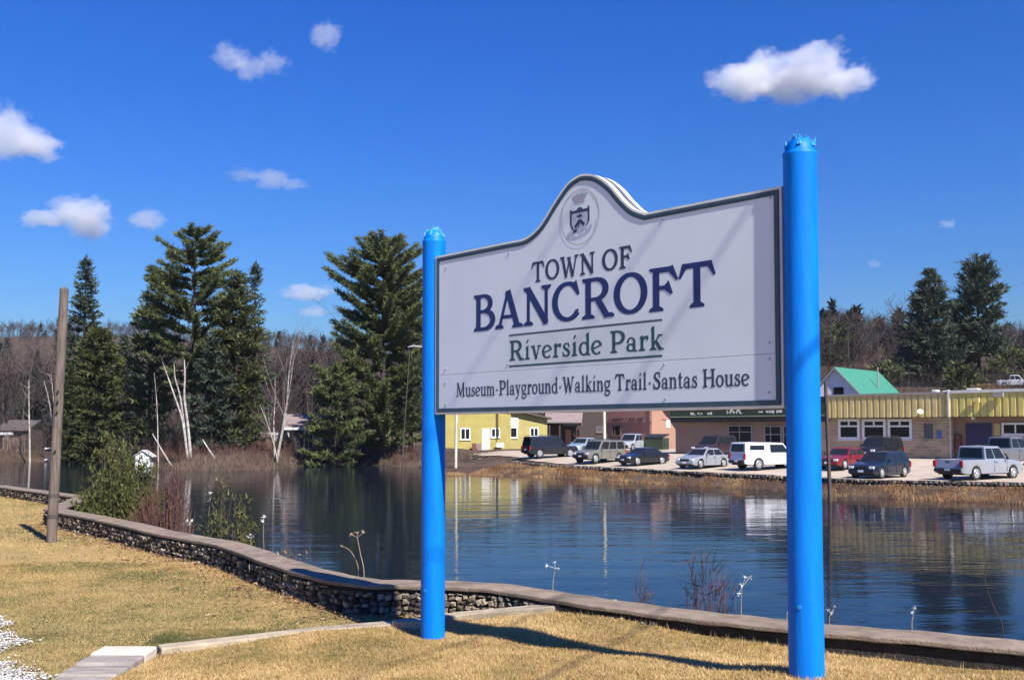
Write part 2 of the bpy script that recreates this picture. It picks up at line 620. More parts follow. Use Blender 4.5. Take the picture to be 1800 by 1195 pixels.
# ------------------------------------------------------------------ river
def water_material():
    m, nt, b = nodes_of('river_water')
    N, L = nt.nodes, nt.links
    b.inputs['Base Color'].default_value = (0.006, 0.011, 0.020, 1)
    b.inputs['Roughness'].default_value = 0.045
    b.inputs['IOR'].default_value = 1.17
    tc = N.new('ShaderNodeTexCoord')
    hs = []
    for sc, st, amp in (((.16, .55, 1), 1.0, 1.0), ((1.2, 3.0, 1), 1.0, .22), ((4, 7, 1), 1.0, .05)):
        mp = N.new('ShaderNodeMapping')
        mp.inputs['Scale'].default_value = sc
        mp.inputs['Rotation'].default_value = (0, 0, R(-20))
        L.new(tc.outputs['Object'], mp.inputs['Vector'])
        no = N.new('ShaderNodeTexNoise')
        no.inputs['Scale'].default_value = st
        no.inputs['Detail'].default_value = 3
        L.new(mp.outputs[0], no.inputs['Vector'])
        mu = N.new('ShaderNodeMath')
        mu.operation = 'MULTIPLY'
        mu.inputs[1].default_value = amp
        L.new(no.outputs[0], mu.inputs[0])
        hs.append(mu.outputs[0])
    a = N.new('ShaderNodeMath')
    L.new(hs[0], a.inputs[0])
    L.new(hs[1], a.inputs[1])
    a2 = N.new('ShaderNodeMath')
    L.new(a.outputs[0], a2.inputs[0])
    L.new(hs[2], a2.inputs[1])
    bp = N.new('ShaderNodeBump')
    bp.inputs['Strength'].default_value = 1.0
    bp.inputs['Distance'].default_value = WATER_BUMP
    L.new(a2.outputs[0], bp.inputs['Height'])
    L.new(bp.outputs[0], b.inputs['Normal'])
    return m


WATER_BUMP = 0.028
river = np_mesh('river', [(-900, -300, 0), (900, -300, 0), (900, 130, 0), (-900, 130, 0)], [(0, 1, 2, 3)], water_material())
tag(river, kind='structure')
M['mud'] = mat('dark_earth', (0.06, 0.045, 0.03), 1, .3, .3)
base = np_mesh('ground', [(-1650, -1650, -1.6), (1650, -1650, -1.6), (1650, 1650, -1.6), (-1650, 1650, -1.6)], [(0, 1, 2, 3)], M['mud'])
tag(base, kind='structure')

# ------------------------------------------------------------------ stone wall with concrete coping
wall = empty('stone_wall', (WALL[11][0], WALL[11][1], 0))
tag(wall, 'low fieldstone wall with flat concrete coping winding along the river edge', 'wall')
wo = Vector((WALL[11][0], WALL[11][1], 0))


def sweep(path, w0, w1, z0f, z1f, mb):
    """box section swept along a plan path; w0/w1 are offsets to the left of the path"""
    P = [Vector((x, y)) for x, y in path]
    vs = []
    for i, p in enumerate(P):
        d0 = (P[i] - P[i - 1]).normalized() if i else (P[1] - P[0]).normalized()
        d1 = (P[i + 1] - P[i]).normalized() if i < len(P) - 1 else d0
        n0, n1 = Vector((-d0.y, d0.x)), Vector((-d1.y, d1.x))
        n = n0 + n1
        n = n / max(n.dot(n0), 0.45) if n.length > .2 else n0
        z0, z1 = z0f(i), z1f(i)
        for w, z in ((w0, z0), (w1, z0), (w1, z1), (w0, z1)):
            q = p + n * w
            vs.append((q.x, q.y, z))
    fs = []
    for i in range(len(P) - 1):
        for k in range(4):
            k2 = (k + 1) % 4
            fs.append((i * 4 + k, i * 4 + k2, i * 4 + 4 + k2, i * 4 + 4 + k))
    e = (len(P) - 1) * 4
    fs += [(3, 2, 1, 0), (e, e + 1, e + 2, e + 3)]
    mb.add(vs, fs)


def resample(path, step):
    out = [path[0]]
    for a, b in zip(path[:-1], path[1:]):
        L_ = math.dist(a, b)
        n = max(1, round(L_ / step))
        out += [(a[0] + (b[0] - a[0]) * k / n, a[1] + (b[1] - a[1]) * k / n) for k in range(1, n + 1)]
    return out


WP = [WALL[1]] + [tuple(p) for p in resample(WALL[2:5], 1.0)] + [tuple(p) for p in catmull(WALL[4:20], 5)][1:] + WALL[20:22]
mb = MB()
sweep(WP, -.17, .17, lambda i: .6, lambda i: WALL_TOP - .06, mb)
core = mb.build('wall_core', M['mortar'], wall, loc=-wo)
cz = [WALL_TOP + .004 * math.sin(i * 1.7) + .004 * math.sin(i * .6 + 2) for i in range(len(WP))]
mb = MB()
sweep(WP, -.215, .225, lambda i: cz[i] - .048, lambda i: cz[i], mb)
cop = mb.build('coping', M['coping'], wall, bevel=.012, loc=-wo)
# stones on the lawn face (right of the walking direction is the lawn)
STONES = []
for k in range(7):
    r_ = np.random.default_rng(50 + k)
    bm_v = [(-.5, -.5, -.5), (.5, -.5, -.5), (.5, .5, -.5), (-.5, .5, -.5), (-.36, -.36, .5), (.36, -.36, .5), (.36, .36, .5), (-.36, .36, .5),
            (-.5, -.48, .1), (.5, -.48, .1), (.5, .48, .1), (-.5, .48, .1)]
    v = np.array(bm_v) + r_.normal(0, .075, (12, 3))
    f = [(4, 5, 6, 7)] + [(0 + i, (i + 1) % 4, 8 + (i + 1) % 4, 8 + i) for i in range(4)] + [(8 + i, 8 + (i + 1) % 4, 4 + (i + 1) % 4, 4 + i) for i in range(4)]
    me = bpy.data.meshes.new('stone')
    me.from_pydata(v.tolist(), [], f)
    me.materials.append(M['stone'])
    STONES.append(me)


def wall_stones(path, side, ztop, zbot, sizes, off):
    """yield (matrix, distance) of stones on one face of a wall"""
    out = []
    for a, b in zip(path[:-1], path[1:]):
        a, b = Vector((*a, 0)), Vector((*b, 0))
        L_ = (b - a).length
        d = (b - a).normalized()
        n = Vector((d.y, -d.x, 0)) * side
        u = 0
        z = zbot
        while z < ztop - .02:
            h = min(rnd.uniform(*sizes) * .85, ztop - z)
            u = rnd.uniform(-.03, .02)
            while u < L_:
                w = rnd.uniform(*sizes) * 1.15
                c = a + d * (u + w / 2) + n * off + Vector((0, 0, z + h / 2 + rnd.uniform(-.008, .008)))
                rot = Matrix((d, Vector((0, 0, 1)), n)).transposed().to_4x4() @ Matrix.Rotation(rnd.uniform(-.5, .5), 4, 'Z')
                sc = Matrix.Diagonal((w * rnd.uniform(.62, .92), h * rnd.uniform(.62, .92), rnd.uniform(.04, .11), 1))
                out.append((Matrix.Translation(c) @ rot @ sc, c))
                u += w
            z += h
    return out


vis = WP[1:]
st = wall_stones(vis, 1, WALL_TOP - .075, 1.42, (.05, .105), .17)
st = [s for s in st if s[1].y > 7.0 and s[0].to_translation().z > lz(s[1].x + .0, s[1].y - .0) - .4]
st.sort(key=lambda s: s[1].length)
near_vis = [s for s in st if s[1].x < 1.4]
far_st = near_vis[300:]
for mtx, c in near_vis[:300]:
    o = link('stone', STONES[rnd.randrange(7)], wall)
    o.matrix_local = Matrix.Translation(-wo) @ mtx


def join_stones(lst, name, parent, off, m):
    V, Fq, tone = [], [], []
    for mtx, c in lst:
        me = STONES[rnd.randrange(7)]
        o_ = len(V)
        V += [tuple(mtx @ v.co - off) for v in me.vertices]
        Fq += [tuple(i + o_ for i in p.vertices) for p in me.polygons]
        tone += [rnd.random()] * len(me.vertices)
    return np_mesh(name, np.array(V), np.array(Fq), m, tone, parent)


M['stone_mix'] = mat_attr('field_stone_mix', [(0.03, .026, .02), (.10, .08, .06), (.20, .16, .115), (.42, .34, .25)], .9)
tag(join_stones(far_st, 'stones', wall, wo, M['stone_mix']), kind='stuff')

# ------------------------------------------------------------------ kerb of the upper lawn, concrete block
KP = [tuple(p) for p in catmull(KERB, 4)]
KZ = np.interp(np.linspace(0, 7, len(KP)), range(8), KERB_Z)
mb = MB()
sweep(KP, -.10, .10, lambda i: 1.2, lambda i: KZ[i] + .035, mb)
kerb = mb.build('lawn_kerb', M['concrete'], None, bevel=.015)
tag(kerb, 'narrow worn concrete kerb edging the upper lawn behind the sign posts', 'kerb')
blk = empty('concrete_steps', (BLOCK_N.x, BLOCK_N.y, 1.5))
tag(blk, 'weathered concrete steps with a whiter far nosing at the kerb end', 'steps')
bw = .50
for i, (y0, y1, z, m) in enumerate(((-.30, 0.0, .115, 'white_step'), (-.62, -.305, .10, 'step'), (-.95, -.625, .085, 'step'), (-1.3, -.955, .07, 'step'), (-1.7, -1.305, .055, 'step'))):
    mb = MB()
    mb.lohi((-bw / 2 - .03, y0, -.3), (bw / 2 - .03, y1, z))
    if 'step' not in M:
        M['step'] = mat('grey_pink_concrete', (.29, .25, .215), .9, .3, 3, .6, 40, stretch=(1, 6, 1))
        M['white_step'] = mat('pale_concrete', (.52, .46, .37), .9, .12, 5, .4, 40)
    mb.build('slab', M[m], blk, bevel=.02)

# ------------------------------------------------------------------ grass blades, dead leaves
def blades(name, X, Y, Z, h, w, m, lean=.5, tone=None):
    n = len(X)
    a = rng.uniform(0, 2 * np.pi, n)
    l = rng.uniform(0, lean, n) * h
    b = rng.uniform(0, 2 * np.pi, n)
    dx, dy = np.cos(a) * w / 2, np.sin(a) * w / 2
    V = np.empty((n, 3, 3))
    V[:, 0] = np.stack([X - dx, Y - dy, Z - .004], -1)
    V[:, 1] = np.stack([X + dx, Y + dy, Z - .004], -1)
    V[:, 2] = np.stack([X + np.cos(b) * l, Y + np.sin(b) * l, Z + h], -1)
    if tone is None:
        tone = rng.random(n)
    o = np_mesh(name, V.reshape(-1, 3), np.arange(3 * n).reshape(-1, 3), m, np.repeat(tone, 3))
    return tag(o, kind='stuff')


M['grass'] = mat_attr('dry_grass_blades', [(.115, .125, .045), (.25, .205, .085), (.425, .292, .122), (.54, .372, .165), (.66, .482, .245)], .85, .15, transl=.25)


def scatter(n, x0, x1, y0, y1):
    return rng.uniform(x0, x1, n), rng.uniform(y0, y1, n)


def in_view(X, Y, margin=.04):
    return (np.abs(X / np.maximum(Y, .1)) < 900 / F + margin) & (Y > 3)


gx, gy = [], []
for n, box in ((420000, (-3.6, 5.2, 5.3, 10.6)), (330000, (-10, 1, 7, 16)), (130000, (-17, -3, 15, 32))):
    X, Y = scatter(n, *box)
    k = in_view(X, Y)
    gx.append(X[k])
    gy.append(Y[k])
X, Y = np.concatenate(gx), np.concatenate(gy)
k = inside(X, Y, LAWN_POLY) & (poly_dist(X, Y, WALL) > .2) & (poly_dist(X, Y, KERB) > .11) & ~((np.abs(X - BLOCK_N.x + .03) < .27) & (Y < BLOCK_N.y + .02))
thin = vnoise(X, Y, .35, 21) * .6 + vnoise(X, Y, .09, 22) * .4
k &= rng.random(len(X)) < .35 + thin
X, Y = X[k], Y[k]
Z = lawn_z(X, Y)
dist = np.hypot(X, Y)
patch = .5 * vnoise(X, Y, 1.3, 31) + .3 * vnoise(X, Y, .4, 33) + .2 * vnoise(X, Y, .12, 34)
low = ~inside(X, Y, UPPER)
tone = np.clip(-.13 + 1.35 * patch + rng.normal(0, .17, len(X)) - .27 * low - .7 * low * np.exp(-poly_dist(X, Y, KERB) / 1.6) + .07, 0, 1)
hh = rng.uniform(.010, .030, len(X)) * (1 + .35 * sstep(14, 25, dist)) * (.7 + .6 * vnoise(X, Y, .3, 41))
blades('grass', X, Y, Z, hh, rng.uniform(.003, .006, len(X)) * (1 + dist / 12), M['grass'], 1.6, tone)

# tufts left by the mower along the kerb, the post feet and the wall
X, Y = scatter(60000, -9, 5, 6, 20)
near_edge = np.minimum(np.minimum(np.abs(poly_dist(X, Y, KERB) - .14), np.hypot(X - 2, Y - 6.84) * .6), np.abs(poly_dist(X, Y, WALL) - .26))
k = (near_edge < .09) & inside(X, Y, LAWN_POLY) & in_view(X, Y) & (poly_dist(X, Y, WALL) > .19) & (poly_dist(X, Y, KERB) > .1)
X, Y = X[k], Y[k]
blades('rough_grass', X, Y, lawn_z(X, Y), rng.uniform(.03, .085, len(X)), rng.uniform(.004, .008, len(X)), M['grass'], .7)

M['dead_leaf'] = mat_attr('dead_leaves', [(.10, .05, .03), (.20, .10, .055), (.30, .17, .10), (.42, .28, .18)], .8, .2)
X, Y = scatter(90000, -11, 0, 10.5, 23)
d = poly_dist(X, Y, WALL)
k = inside(X, Y, LAWN_POLY) & (d > .22) & (rng.random(len(X)) < np.exp(-(d - .2) / .38) * .75) & ~inside(X, Y, UPPER)
X, Y = X[k], Y[k]
n = len(X)
Z = lawn_z(X, Y) + rng.uniform(.01, .045, n)
sz = rng.uniform(.02, .05, n)
V = np.stack([np.stack([X, Y, Z], -1) + rng.normal(0, 1, (n, 3)) * np.stack([sz, sz, sz * .4], -1) * .6 for _ in range(3)], 1)
tag(np_mesh('fallen_leaves', V.reshape(-1, 3), np.arange(3 * n).reshape(-1, 3), M['dead_leaf'], np.repeat(rng.random(n), 3)), kind='stuff')

# pale gravel spilling onto the lawn's corner
M['pale_chips'] = mat_attr('pale_gravel_chips', [(.22, .19, .15), (.40, .37, .33), (.56, .54, .51), (.70, .69, .68)], .9, .2)
X, Y = scatter(210000, -7.5, -3.2, 6.9, 12.4)
lim = np.interp(Y, [7.6, 8.3, 8.6, 8.8, 9.2, 9.9, 11.1, 11.6, 12.2], [-3.42, -3.74, -4.02, -4.32, -4.62, -4.9, -5.62, -6.1, -6.85])
edge = lim - X + .55 * (vnoise(X * .5, Y, .16, 61) - .55) + .35 * (vnoise(X, Y, .5, 62) - .5)
k = (rng.random(len(X)) < sstep(-.12, .45, edge) * .8 + .002 * (edge > -.4)) & (X > -7.5)
X, Y = X[k], Y[k]
n = len(X)
Z = lower_z(X, Y) + rng.uniform(.012, .034, n)
sz = rng.uniform(.006, .017, n)
a0 = rng.uniform(0, 6.28, n)
V = np.stack([np.stack([X + np.cos(a0 + q * 1.5708) * sz * rng.uniform(.6, 1.2, n), Y + np.sin(a0 + q * 1.5708) * sz * rng.uniform(.6, 1.2, n), Z + rng.uniform(-.007, .007, n)], -1) for q in range(4)], 1)
tag(np_mesh('gravel', V.reshape(-1, 3), np.arange(4 * n).reshape(-1, 4), M['pale_chips'], np.repeat(np.clip(rng.normal(.35 + .5 * vnoise(X * .4, Y, .2, 65), .22, n), 0, 1), 4)), kind='stuff')
# ------------------------------------------------------------------ the town sign
PL = Vector((-.775, 9.83, 0))
PR = Vector((2.0, 6.84, 0))
PE = (PR - PL).normalized()                       # along the sign, left to right
PLEN = (PR - PL).length
PN = Vector((PE.y, -PE.x, 0))                     # out of the front face
if PN.y > 0:
    PN = -PN
FRONT = .065


def uv(x, y, off=FRONT):
    p = on_plane(x, y, PL + PN * off, PN)
    return (p - PL).dot(PE), p.z


def sp(u, z, off=0.0):
    """point of the sign: u along it, height, distance in front of the posts' centre line"""
    return PL + PE * u + PN * off + Vector((0, 0, z))


for base, ztop, first in ((PL, 5.58, True), (PR, 5.62, False)):
    g0 = lz(base.x, base.y) - .25
    po = empty('sign_post', (base.x, base.y, g0))
    tag(po, 'blue painted round post at the ' + ('far end of the town sign near the kerb' if first else 'near end of the town sign, taller in view'), 'post', 'round blue posts of the town sign')
    mb = MB()
    h = ztop - g0
    rp = random.Random(3 + first)
    prof = [(0, .117), (.3, .119), (1, .117), (2, .116), (3, .115), (h - .14, .114), (h - .12, .117), (h - .10, .117), (h - .095, .105)]
    mb.tube([(0, 0, z) for z, _ in prof], [r_ for _, r_ in prof], 32)
    mb.build('pole', M['blue'], po)
    # broken, splintered cap
    mb = MB()
    mb.tube([(0, 0, h - .1), (0, 0, h - .06), (0, 0, h - .02), (.0, .0, h)], [.105, .098, .08, .05], 20)
    mb.build('cap', M['blue'], po)
    mb = MB()
    for k in range(46):
        a, r_ = rp.uniform(0, 6.28), rp.uniform(.02, .1)
        c = Vector((math.cos(a) * r_, math.sin(a) * r_, h - .065 + (.1 - r_) * .75))
        t = c + Vector((rp.uniform(-.02, .02), rp.uniform(-.02, .02), rp.uniform(.025, .075)))
        mb.add([c + Vector((.02, 0, 0)), c + Vector((-.012, .016, 0)), c + Vector((-.01, -.016, 0)), t], [(0, 1, 3), (1, 2, 3), (2, 0, 3)])
    tag(mb.build('splinters', M['blue_dark'], po), kind='stuff')
    mb = MB()
    mb.tube([(0, 0, h - .01), (.003, .002, h + .055)], [.004, .003], 6)
    mb.build('nail', M['black_trim'], po)
    mb = MB()
    mb.tube([Vector((0, 0, .25 + .47)) + PN * .112 + PE * .02, Vector((0, 0, .25 + .47)) + PN * .123 + PE * .022], .014, 10)
    mb.build('bolt', M['blue_dark'], po)

sign = empty('town_sign', tuple((PL + PR) / 2 + Vector((0, 0, 3.2))))
tag(sign, 'white town sign board with arched top and navy lettering between the blue posts', 'sign')
s0 = (PL + PR) / 2 + Vector((0, 0, 3.2))

U0, U1 = .118, PLEN - .112
zb0 = uv(775, 728)[1]
ZB = uv(1000, 722.5)[1]
zl = uv(800, 449.5)[1]
zr = uv(1340, 330.5)[1]
ZS = (zl + zr) / 2
print('SIGN', U0, U1, ZB, zl, zr, uv(1028, 307), uv(899, 428), uv(1132, 376))
# outline of the arched top, from the photograph's kinks
top_px = [(899, 428), (925, 419), (950, 397), (975, 357), (997, 325), (1015, 311), (1030, 307), (1050, 311), (1072, 327), (1092, 350), (1112, 368), (1134, 376)]
hump = [uv(*p) for p in top_px]
hump = [(u, max(z, ZS)) for u, z in hump]
hc = [tuple(p) for p in catmull(hump, 5)]
OUT = [(U0, ZB), (U1, ZB), (U1, ZS)] + hc[::-1] + [(U0, ZS)]


def offset_poly(poly, d):
    n = len(poly)
    out = []
    for i in range(n):
        p0, p1, p2 = Vector(poly[i - 1]), Vector(poly[i]), Vector(poly[(i + 1) % n])
        e0, e1 = (p1 - p0).normalized(), (p2 - p1).normalized()
        n0, n1 = Vector((-e0.y, e0.x)), Vector((-e1.y, e1.x))
        b = (n0 + n1)
        b = b / max(b.dot(n0), .3)
        out.append(tuple(p1 + b * d))
    return out


def strip_between(a, b, off, mb, depth):
    """closed frame between two outlines, off in front, of some depth"""
    n = len(a)
    vs = [sp(*p, off) - s0 for p in a] + [sp(*p, off) - s0 for p in b] + [sp(*p, off - depth) - s0 for p in a] + [sp(*p, off - depth) - s0 for p in b]
    fs = []
    for i in range(n):
        j = (i + 1) % n
        fs += [(i, j, n + j, n + i), (2 * n + j, 2 * n + i, 3 * n + i, 3 * n + j), (j, i, 2 * n + i, 2 * n + j), (n + i, n + j, 3 * n + j, 3 * n + i)]
    mb.add(vs, fs)


SPLIT = (uv(778, 657)[1] + uv(1366, 623)[1]) / 2
# upper and lower boards (front), with a fine joint between them
for nm, poly in (('upper_board', [(U0, SPLIT + .0015), (U1, SPLIT + .0015)] + OUT[2:]), ('lower_board', [(U0, ZB), (U1, ZB), (U1, SPLIT - .0015), (U0, SPLIT - .0015)])):
    mb = MB()
    mb.prism([sp(*p, FRONT - .04) - s0 for p in poly], PN * .04)
    mb.build(nm, M['board'], sign)
mb = MB()
mb.prism([sp(*p, -.095) - s0 for p in OUT], PN * .035)
mb.build('rear_board', M['board'], sign)
# cream edge band, then slate moulding
I1 = offset_poly(OUT, .012)
I2 = offset_poly(OUT, .05)
I3 = offset_poly(OUT, .034)
mb = MB()
strip_between(offset_poly(OUT, -.006), I1, FRONT + .005, mb, .055)
mb.build('edge_band', M['cream'], sign)
mb = MB()
strip_between(offset_poly(OUT, -.006), I1, -.05, mb, .055)
mb.build('rear_edge_band', M['cream'], sign)
mb = MB()
strip_between(offset_poly(OUT, .0125), I3, FRONT + .007, mb, .012)
strip_between(offset_poly(OUT, .0342), I2, FRONT + .004, mb, .008)
mb.prism([sp(u, z, FRONT + .0072) - s0 for u, z in ((U1 - .045, ZB + .02), (U1 - .014, ZB + .02), (U1 - .014, ZS - .02), (U1 - .045, ZS - .05))], PN * .016)
mb.build('moulding', M['frame'], sign)
# spacers between the two boards
for u in (.3, 1.5, 2.6, 3.8):
    mb = MB()
    mb.prism([sp(u, ZB + .05, -.06) - s0, sp(u + .09, ZB + .05, -.06) - s0, sp(u + .09, ZS - .05, -.06) - s0, sp(u, ZS - .05, -.06) - s0], PN * .085)
    mb.build('batten', M['pole_wood'], sign)
for px in ((1354, 348), (1353, 602), (1353, 631), (1352, 690), (1165, 386), (1168, 640), (1170, 701), (785, 470), (784, 648), (784, 672), (784, 710), (893, 640), (893, 723), (895, 445)):
    u, z = uv(*px)
    mb = MB()
    c = sp(u, z, FRONT) - s0
    mb.tube([c - PN * .001, c + PN * .006], [.009, .007], 8)
    mb.build('screw', M['screw'], sign)

# ------------------------------------------------------------------ lettering: soft slab-serif capitals and small letters drawn as strokes
def bar(x0, y0, x1, y1, w0, w1=None):
    return ('r', [(x0, y0), (x1, y1)], [w0, w1 if w1 is not None else w0])


def arc(cx, cy, rx, ry, a0, a1, wv, wh, n=18, taper=1.0):
    """elliptic stroke; wv width where the stroke runs vertically, wh where it runs horizontally"""
    pts, ws = [], []
    for k in range(n + 1):
        t = k / n
        a = R(a0 + (a1 - a0) * t)
        pts.append((cx + rx * math.cos(a), cy + ry * math.sin(a)))
        ws.append((wh + (wv - wh) * abs(math.cos(a)) ** 1.3) * (1 + (taper - 1) * t))
    return ('r', pts, ws)


def crv(pts, ws, n=7):
    P = catmull([(*p, w) for p, w in zip(pts, ws)], n)
    return ('r', [(p[0], p[1]) for p in P], [p[2] for p in P])


def serif(x, y, w, h=.075):
    """slab with softly flared underside; y = 0 foot or 1 top"""
    s = 1 if y < .5 else -1
    return ('p', [(x - w / 2, y), (x + w / 2, y), (x + w / 2, y + s * h * .75), (x + w * .28, y + s * h * 1.5), (x - w * .28, y + s * h * 1.5), (x - w / 2, y + s * h * .75)])


def poly(*pts):
    return ('p', list(pts))


S_, T_ = .175, .095
XH = .66


def glyphs():
    g = {}
    g['T'] = (.92, [bar(.46, 0, .46, .97, S_), serif(.46, 0, .36), bar(.1, .935, .82, .935, .125), poly((.0, .68), (.055, .66), (.2, .875), (.2, .99), (.1, 1.0)), poly((.92, .68), (.865, .66), (.72, .875), (.72, .99), (.82, 1.0))])
    g['O'] = (.96, [arc(.48, .5, .38, .44, 0, 360, .185, .105, 36)])
    g['W'] = (1.22, [bar(.16, 1, .40, .0, .165), bar(.40, 0.0, .60, .82, .085), bar(.58, .9, .82, 0, .165), bar(.82, 0, 1.06, 1, .085), serif(.15, 1, .3), serif(.58, .95, .26, .06), serif(1.07, 1, .27), poly((.33, 0), (.48, 0), (.44, .1), (.36, .1)), poly((.75, 0), (.9, 0), (.86, .1), (.78, .1))])
    g['N'] = (.98, [bar(.2, 0, .2, .97, .105), bar(.17, .97, .8, .03, .19), bar(.8, 0, .8, 1, .105), serif(.2, 0, .32), serif(.16, 1, .24), serif(.8, 1, .32), poly((.7, 0), (.853, 0), (.853, .12), (.62, .2))])
    g['F'] = (.80, [bar(.22, 0, .22, 1, S_), serif(.22, 0, .38), serif(.2, 1, .32, .06), bar(.2, .935, .66, .935, .125), poly((.8, .68), (.74, .66), (.55, .875), (.55, .99), (.66, 1.02)), bar(.28, .53, .52, .53, .10), poly((.66, .38), (.6, .36), (.42, .49), (.44, .58), (.54, .68), (.56, .66))])
    g['B'] = (.84, [bar(.22, 0, .22, 1, S_), serif(.17, 0, .24), serif(.17, 1, .24), bar(.2, .95, .42, .95, .1), bar(.2, .53, .44, .53, .09), bar(.2, .05, .45, .05, .1), arc(.40, .74, .27, .21, -90, 90, .175, .09), arc(.43, .29, .33, .24, -90, 90, .19, .1)])
    g['A'] = (.98, [bar(.16, .02, .46, .97, .1), bar(.46, 1.0, .80, .02, .19), bar(.25, .31, .68, .31, .095), serif(.16, 0, .3), serif(.81, 0, .38), poly((.36, .9), (.52, .9), (.55, 1.0), (.39, 1.0))])
    g['C'] = (.92, [arc(.50, .5, .40, .445, 48, 322, .19, .105, 30), poly((.88, .66), (.82, .62), (.62, .86), (.70, .95), (.78, 1.02)), poly((.86, .27), (.80, .30), (.66, .13), (.74, .08))])
    g['R'] = (.96, [bar(.22, 0, .22, 1, S_), serif(.22, 0, .38), serif(.17, 1, .26), bar(.2, .95, .46, .95, .1), bar(.25, .47, .5, .47, .09), arc(.44, .71, .30, .24, -90, 90, .18, .09), bar(.48, .5, .78, .03, .17), serif(.84, 0, .3)])
    g['P'] = (.82, [bar(.22, 0, .22, 1, S_), serif(.22, 0, .38), serif(.17, 1, .26), bar(.2, .95, .44, .95, .1), bar(.25, .43, .46, .43, .09), arc(.42, .69, .31, .26, -90, 90, .185, .09)])
    g['H'] = (1.0, [bar(.2, 0, .2, 1, S_), bar(.8, 0, .8, 1, S_), bar(.25, .52, .75, .52, .09), serif(.2, 0, .36), serif(.2, 1, .36), serif(.8, 0, .36), serif(.8, 1, .36)])
    g['M'] = (1.16, [bar(.16, 0, .22, .97, .09), bar(.22, 1, .58, .08, .17), bar(.58, .05, .92, .97, .085), bar(.94, 0, .92, 1, S_), serif(.15, 0, .26), serif(.22, 1, .22), serif(.94, 0, .36), serif(.95, 1, .24)])
    g['S'] = (.74, [crv([(.62, .78), (.50, .93), (.30, .92), (.19, .75), (.28, .60), (.46, .48), (.59, .33), (.54, .12), (.34, .05), (.16, .14), (.1, .26)], [.06, .1, .11, .17, .18, .185, .18, .16, .11, .09, .06]), poly((.68, .66), (.62, .65), (.50, .9), (.6, 1.02), (.63, 1.0)), poly((.06, .34), (.12, .36), (.24, .1), (.12, -.02), (.09, 0))])
    # small letters
    x = XH
    g['i'] = (.38, [bar(.19, 0, .19, x, .15), serif(.19, 0, .32), poly((.06, x - .09), (.2, x - .02), (.265, x + .05), (.265, x - .1), (.1, x - .13)), poly((.1, .82), (.2, .80), (.3, .95), (.22, 1.0))])
    g['v'] = (.66, [bar(.14, x, .34, 0, .155), bar(.34, .0, .52, x, .08), serif(.13, x, .28, .055), serif(.53, x, .26, .055), poly((.27, 0), (.4, 0), (.37, .1), (.3, .1))])
    g['e'] = (.62, [arc(.32, .32, .24, .29, 12, 318, .15, .08, 26), bar(.12, .28, .54, .40, .075)])
    g['r'] = (.52, [bar(.18, 0, .18, x, .15), serif(.18, 0, .33), poly((.05, x - .09), (.18, x - .02), (.25, x + .05), (.255, x - .1), (.1, x - .13)), crv([(.22, .42), (.3, .56), (.42, .60)], [.07, .1, .13]), poly((.36, .64), (.50, .66), (.52, .52), (.46, .44), (.38, .5))])
    g['s'] = (.52, [crv([(.42, .50), (.34, .61), (.20, .60), (.13, .49), (.20, .39), (.33, .31), (.41, .21), (.37, .08), (.24, .04), (.12, .10), (.08, .17)], [.05, .07, .09, .125, .135, .14, .135, .12, .09, .07, .05]), poly((.46, .43), (.41, .42), (.33, .6), (.42, .68)), poly((.04, .24), (.09, .25), (.18, .07), (.06, -.02))])
    g['d'] = (.68, [arc(.32, .31, .225, .28, 0, 360, .15, .08, 28), bar(.53, 0, .53, 1.02, .15), poly((.4, .90), (.53, .99), (.605, 1.08), (.605, .92), (.45, .87)), serif(.58, 0, .22, .05)])
    g['a'] = (.62, [crv([(.12, .47), (.17, .58), (.30, .61), (.42, .52), (.43, .36), (.43, .03)], [.1, .09, .085, .12, .15, .15]), arc(.26, .19, .17, .145, 0, 360, .13, .075, 24), poly((.05, .52), (.16, .54), (.18, .40), (.08, .38)), serif(.5, 0, .22, .05)])
    g['k'] = (.68, [bar(.18, 0, .18, 1.02, .15), poly((.05, .90), (.18, .99), (.255, 1.08), (.255, .92), (.1, .87)), serif(.18, 0, .33), bar(.22, .26, .52, x, .08), bar(.32, .38, .56, 0, .15), serif(.54, x, .26, .05), serif(.60, 0, .26, .05)])
    g['u'] = (.70, [bar(.17, .16, .17, x, .15), crv([(.17, .18), (.22, .06), (.34, .04), (.50, .14)], [.15, .12, .09, .07]), bar(.54, 0, .54, x, .15), serif(.12, x, .22, .05), serif(.5, x, .22, .05), serif(.6, 0, .2, .05)])
    g['m'] = (1.02, [bar(.17, 0, .17, x, .15), bar(.51, 0, .51, .5, .15), bar(.85, 0, .85, .5, .15), crv([(.2, .46), (.31, .59), (.43, .60), (.51, .46)], [.06, .08, .11, .15]), crv([(.54, .46), (.65, .59), (.77, .60), (.85, .46)], [.06, .08, .11, .15]), serif(.17, 0, .3, .05), serif(.51, 0, .3, .05), serif(.86, 0, .3, .05), serif(.12, x, .22, .05)])
    g['n'] = (.70, [bar(.17, 0, .17, x, .15), bar(.53, 0, .53, .5, .15), crv([(.2, .46), (.31, .59), (.45, .60), (.53, .46)], [.06, .08, .11, .15]), serif(.17, 0, .3, .05), serif(.53, 0, .3, .05), serif(.12, x, .22, .05)])
    g['o'] = (.64, [arc(.32, .32, .235, .29, 0, 360, .155, .085, 28)])
    g['l'] = (.38, [bar(.19, 0, .19, 1.02, .15), serif(.19, 0, .32), poly((.05, .90), (.19, .99), (.265, 1.08), (.265, .92), (.1, .87))])
    g['y'] = (.66, [bar(.14, x, .36, 0, .155), crv([(.53, x), (.38, .06), (.28, -.18), (.14, -.24)], [.075, .08, .09, .1]), serif(.13, x, .28, .055), serif(.53, x, .26, .055), poly((.06, -.18), (.18, -.16), (.2, -.28), (.1, -.3))])
